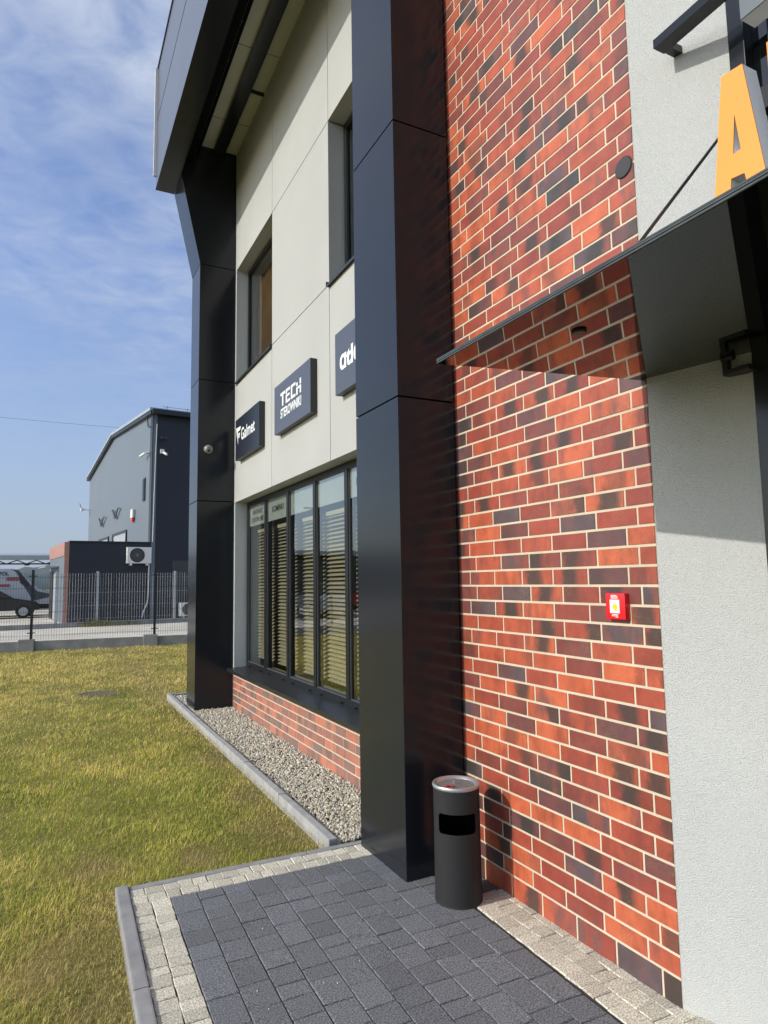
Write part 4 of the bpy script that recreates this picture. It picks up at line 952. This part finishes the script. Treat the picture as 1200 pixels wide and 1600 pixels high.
small('wall_lamp', 'dark floodlight on the navy wall above the camera', 'lamp', [('arm', bm, 'darkpl'), ('head', b2, 'darkpl')], loc=CP(4, 0, 8.3))
bm = bmnew(); box(bm, U0-.12, U0-.001, 3.45, 3.95, 4.92, 5.36, .03, CT); b2 = bmnew(); box(b2, U0-.11, U0-.001, 3.5, 3.9, 4.74, 4.915, .02, CT)
small('alarm_siren', 'white and red alarm siren on the grey gable', 'siren', [('housing', bm, 'whitepl'), ('beacon', b2, 'red')], loc=CP(U0, 3.7, 5))
for v_, z_, lb in ((8.2, 5.55, 'black bird shaped ornament on the gable, the higher and nearer one'), (12.6, 5.45, 'black bird shaped ornament on the gable, the lower one farther from the corner')):
    bm = bmnew(); x = U0-.10
    Q = [(-.75, .28), (-.45, .36), (-.12, .05), (.15, -.2), (.32, .02), (.7, .3), (1.1, .26), (.75, .18), (.35, -.12), (.2, -.32), (-.05, -.34), (-.2, -.1), (-.5, .2)]
    prism(bm, [(v_+p*-1.25, z_+q_*.85) for p, q_ in Q], 'X', x-.02, x+.02, CT); b2 = bmnew(); tube(b2, CP(U0, v_, z_-.05), CP(x, v_, z_-.05), .03, 6)
    small('bird_ornament', lb, 'ornament', [('bird_shape', bm, 'darkpl'), ('wall_pin', b2, 'darkpl')], loc=CP(U0, v_, z_))
bm = bmnew(); tube(bm, CP(U0, 17.9, 6.7), CP(U0-.45, 17.9, 6.75), .035, 6); b2 = bmnew(); box(b2, U0-.55, U0-.38, 17.75, 18.05, 6.62, 6.82, .03, CT); b3 = bmnew(); tube(b3, CP(U0-.5, 17.9, 6.8), CP(U0-.62, 17.9, 7.15), .02, 5)
small('wall_lamp', 'pale lamp on an arm at the far end of the gable', 'lamp', [('arm', bm, 'whitepl'), ('head', b2, 'whitepl'), ('aerial', b3, 'darkpl')], loc=CP(U0, 17.9, 6.7))
# weeds at the annex foot
bm = bmnew(); rw = random.Random(5)
for k in range(260):
    u = rw.uniform(.2, 2.4) if k % 4 else rw.uniform(.2, 1.0); h = rw.uniform(.1, .38)*(1-.35*(u > 1.4)); a = rw.uniform(0, 6.3); b = CP(u, -3.3+rw.uniform(-.15, .1), 0); t = b+Vector((math.cos(a)*h*.5, math.sin(a)*h*.3, h)); s_ = Vector((.016, 0, 0))
    bm.faces.new([bm.verts.new(p) for p in (b-s_, b+s_, t+s_*.4)])
tag(obj('weeds', bm, 'weed'), 'tuft of dry weeds along the concrete edge by the annex', 'weeds', kind='stuff')

# van
def van():
    P0 = Vector((-.3, 40.5, 0)); dd = Vector((1, .06, 0)).normalized(); nn = Vector((-dd.y, dd.x, 0))
    VT = lambda c: P0+dd*c.x+nn*c.y+Vector((0, 0, c.z))
    e = empty('parked_van', VT(Vector((-2.5, 0, 0))), 'white and black delivery van parked beyond the fences at the left edge', 'van')
    prof = [(-5.2, .38), (-5.2, 2.35), (-5.05, 2.52), (-1.3, 2.52), (-.95, 2.42), (-.25, 1.55), (.45, 1.28), (.58, 1.05), (.60, .40), (.2, .34)]
    bm = bmnew(); prism(bm, prof, 'Y', 0, 1.9, VT); bmesh.ops.bevel(bm, geom=bm.edges[:], offset=.04, segments=2, affect='EDGES'); obj('body', bm, 'vanwhite', e, True)
    bm = bmnew(); prism(bm, [(-5.19, .62), (.5, .62), (.55, .37), (-5.19, .37)], 'Y', -.012, -.004, VT); obj('dark_skirt', bm, 'vandark', e)
    bm = bmnew(); prism(bm, [(-1.38, 2.47), (-1.05, 2.47), (-.95, 2.36), (-.35, 1.55), (-.1, 1.3), (.5, 1.16), (.5, .98), (-.27, .80), (-.49, 1.17), (-.82, 1.72), (-1.07, 2.23), (-1.23, 2.42)], 'Y', -.016, -.0125, VT); obj('patterned_wrap', bm, mat('grey_pattern_wrap', (.09, .10, .11), .4, var=.5, vscale=14), e)
    bm = bmnew(); prism(bm, [(-.92, 1.75), (-.98, 2.25), (-.94, 2.25), (-.45, 1.62), (-.6, 1.5)], 'Y', -.022, -.0165, VT); obj('side_window', bm, 'darkpl', e)
    bm = bmnew(); box(bm, -1.57, -.95, -.021, -.0165, 1.88, 2.06, 0, VT); box(bm, -2.6, -1.40, -.021, -.0165, 1.56, 1.70, 0, VT); obj('red_band', bm, mat('faded_red_band', (.38, .10, .11), .5, var=.5, vscale=30), e)
    text_mesh('lettering', 'FOL', .26, VT(Vector((-1.93, -.02, 2.17))), dd, (0, 0, 1), 'ink', e, .006, .006)
    for x in (-4.2, -.55):
        bm = bmnew(); tube(bm, VT(Vector((x, -.03, .35))), VT(Vector((x, .22, .35))), .36, 24); w_ = obj('wheel', bm, 'tyre', e)
        bm = bmnew(); tube(bm, VT(Vector((x, -.045, .35))), VT(Vector((x, -.031, .35))), .2, 16); r0 = obj('rim', bm, 'galv', None); r0.parent = w_; r0.matrix_parent_inverse = Matrix.Translation(e.location).inverted() @ Matrix.Identity(4) if False else Matrix.Identity(4)
        w_.matrix_parent_inverse = Matrix.Translation(-e.location)
    bm = bmnew(); box(bm, .595, .63, .2, 1.7, .42, .6, 0, VT); obj('bumper', bm, 'darkpl', e)
    bm = bmnew(); box(bm, .50, .59, .02, .3, .85, 1.05, .02, VT); obj('headlight', bm, 'galv', e)
van()
# open shed roof behind the van
e = empty('carport', (-4, 50, 0), 'long grey roof on a lattice truss behind the van', 'carport')
bm = bmnew(); prism(bm, [(50, 3.30), (50, 3.62), (56, 4.0), (56, 3.7)], 'X', -16, 2.9); obj('roof', bm, 'trimlight', e)
bm = bmnew(); tube(bm, (-16, 50, 3.05), (2.9, 50, 3.05), .05, 6)
for i in range(16): tube(bm, (-15+i*1.15, 50, 3.05), (-14.4+i*1.15, 50, 3.29), .035, 5); tube(bm, (-13.85+i*1.15, 50, 3.05), (-14.4+i*1.15, 50, 3.29), .035, 5)
for i in range(0, 16, 2): box(bm, -15.1+i*1.15, -14.8+i*1.15, 49.9, 50.1, 2.94, 3.1)
obj('truss', bm, 'steel', e)
for x in (-15.5, -9.3, 2.6):
    bm = bmnew(); box(bm, x-.08, x+.08, 49.95, 50.11, -.02, 3.0); obj('post', bm, 'steel', e)
# distant wooded hill
def hillrange():
    n, mrows = 420, 5; V = []; 
    for i in range(n):
        t = i/(n-1); ang = R(-120+240*t); d = 330+40*math.sin(ang*3)
        h = 9+5*math.sin(ang*2.3+.5)+3.5*math.sin(ang*5.1)+1.2*math.sin(ang*23)+random.uniform(0, 2.2)
        for j in range(mrows):
            f = j/(mrows-1); dd_ = d+f*60; V.append((dd_*math.sin(ang), dd_*math.cos(ang), -1+(h+1)*(f**.5)+random.uniform(-.5, .5)*f))
    F = [(i*mrows+j, (i+1)*mrows+j, (i+1)*mrows+j+1, i*mrows+j+1) for i in range(n-1) for j in range(mrows-1)]
    o = npmesh('hills', np.array(V), np.array(F).ravel(), np.full(len(F), 4), 'hill'); tag(o, 'low blue green wooded hills on the horizon behind the van', 'hills', kind='structure')
hillrange()
# overhead cable
e = empty('utility_pole', (-34, 64, 0), 'grey utility pole holding an overhead cable', 'pole')
bm = bmnew(); tube(bm, (-34, 64, 0), (-34, 64, 17.9), .16, 10, .11); obj('shaft', bm, 'concrete', e)
bm = bmnew(); box(bm, -34.8, -33.2, 63.9, 64.1, 17.3, 17.45); obj('cross_arm', bm, 'steel', e)
e2 = empty('overhead_cable', (-34, 63.9, 17.5), 'thin overhead cable crossing the sky towards the hall', 'cable')
bm = bmnew(); a, b = Vector((-34, 63.9, 17.5)), Vector((26, 66, 17.0)); pr = a
for i in range(1, 25):
    t = i/24; p = a.lerp(b, t)-Vector((0, 0, 1.1*4*t*(1-t))); tube(bm, pr, p, .011, 5, cap=False); pr = p
obj('wire', bm, 'steel', e2)

# ------------------------------------------------------------------ what the shop window mirrors: yard to the left of the frame
def car(x, y, rz, m, label, glassy=False):
    ca, sa = math.cos(rz), math.sin(rz); T = lambda c: Vector((x+c.x*ca-c.y*sa, y+c.x*sa+c.y*ca, c.z))
    e = empty('parked_car', (x, y, 0), label, 'car', 'cars parked in the yard')
    bm = bmnew(); prism(bm, [(-2.1, .35), (-2.15, .85), (-1.9, 1.0), (1.0, .98), (2.0, .78), (2.12, .4)], 'Y', -.85, .85, T); bmesh.ops.bevel(bm, geom=bm.edges[:], offset=.06, segments=2, affect='EDGES'); obj('body', bm, m, e, True)
    bm = bmnew(); prism(bm, [(-1.85, .98), (-1.45, 1.46), (.1, 1.5), (.95, .97)], 'Y', -.72, .72, T); bmesh.ops.bevel(bm, geom=bm.edges[:], offset=.06, segments=2, affect='EDGES'); obj('cabin', bm, 'darkpl', e, True)
    for wx in (-1.35, 1.35):
        for wy in (-.86, .66):
            bm = bmnew(); tube(bm, T(Vector((wx, wy, .33))), T(Vector((wx, wy+.2, .33))), .33, 20); w_ = obj('wheel', bm, 'tyre', e)
            oy = wy-.012 if wy < 0 else wy+.201
            bm = bmnew(); tube(bm, T(Vector((wx, oy, .33))), T(Vector((wx, oy+.011, .33))), .21, 16); q_ = obj('rim', bm, 'galv', None); q_.parent = w_
car(-9.3, 33.5, R(10), 'carred', 'red car parked in the yard left of the van, mirrored in the shop window')
car(-2.35, 38.6, R(3), 'vandark', 'black car parked in front of the white van beyond the fences', True)
car(-6.4, 28.5, R(95), 'carsilver', 'silver car parked in the yard, mirrored faintly in the shop window')
e = empty('hall', (-22, 52, 0), 'low dark green hall mirrored in the shop window', 'building')
bm = bmnew(); box(bm, -34, -9.5, 50, 62, 0, 3.7); obj('wall', bm, 'greenhall', e)
bm = bmnew(); box(bm, -34.3, -9.2, 49.7, 62.3, 3.705, 4.1); obj('roof', bm, 'trimlight', e)
for i in range(5):
    bm = bmnew(); box(bm, -33+i*4.8, -30+i*4.8, 49.93, 49.99, .05, 2.8); obj('door', bm, 'trimdark', e)
e = empty('street_lamp', (-9.8, 38, 0), 'thin street lamp mirrored in the shop window', 'street lamp')
bm = bmnew(); tube(bm, (-9.8, 38, 0), (-9.8, 38, 6.0), .07, 8, .05); obj('pole', bm, 'galv', e)
bm = bmnew(); box(bm, -9.85, -9.2, 37.9, 38.1, 6.0, 6.1); obj('lamp_head', bm, 'darkpl', e)
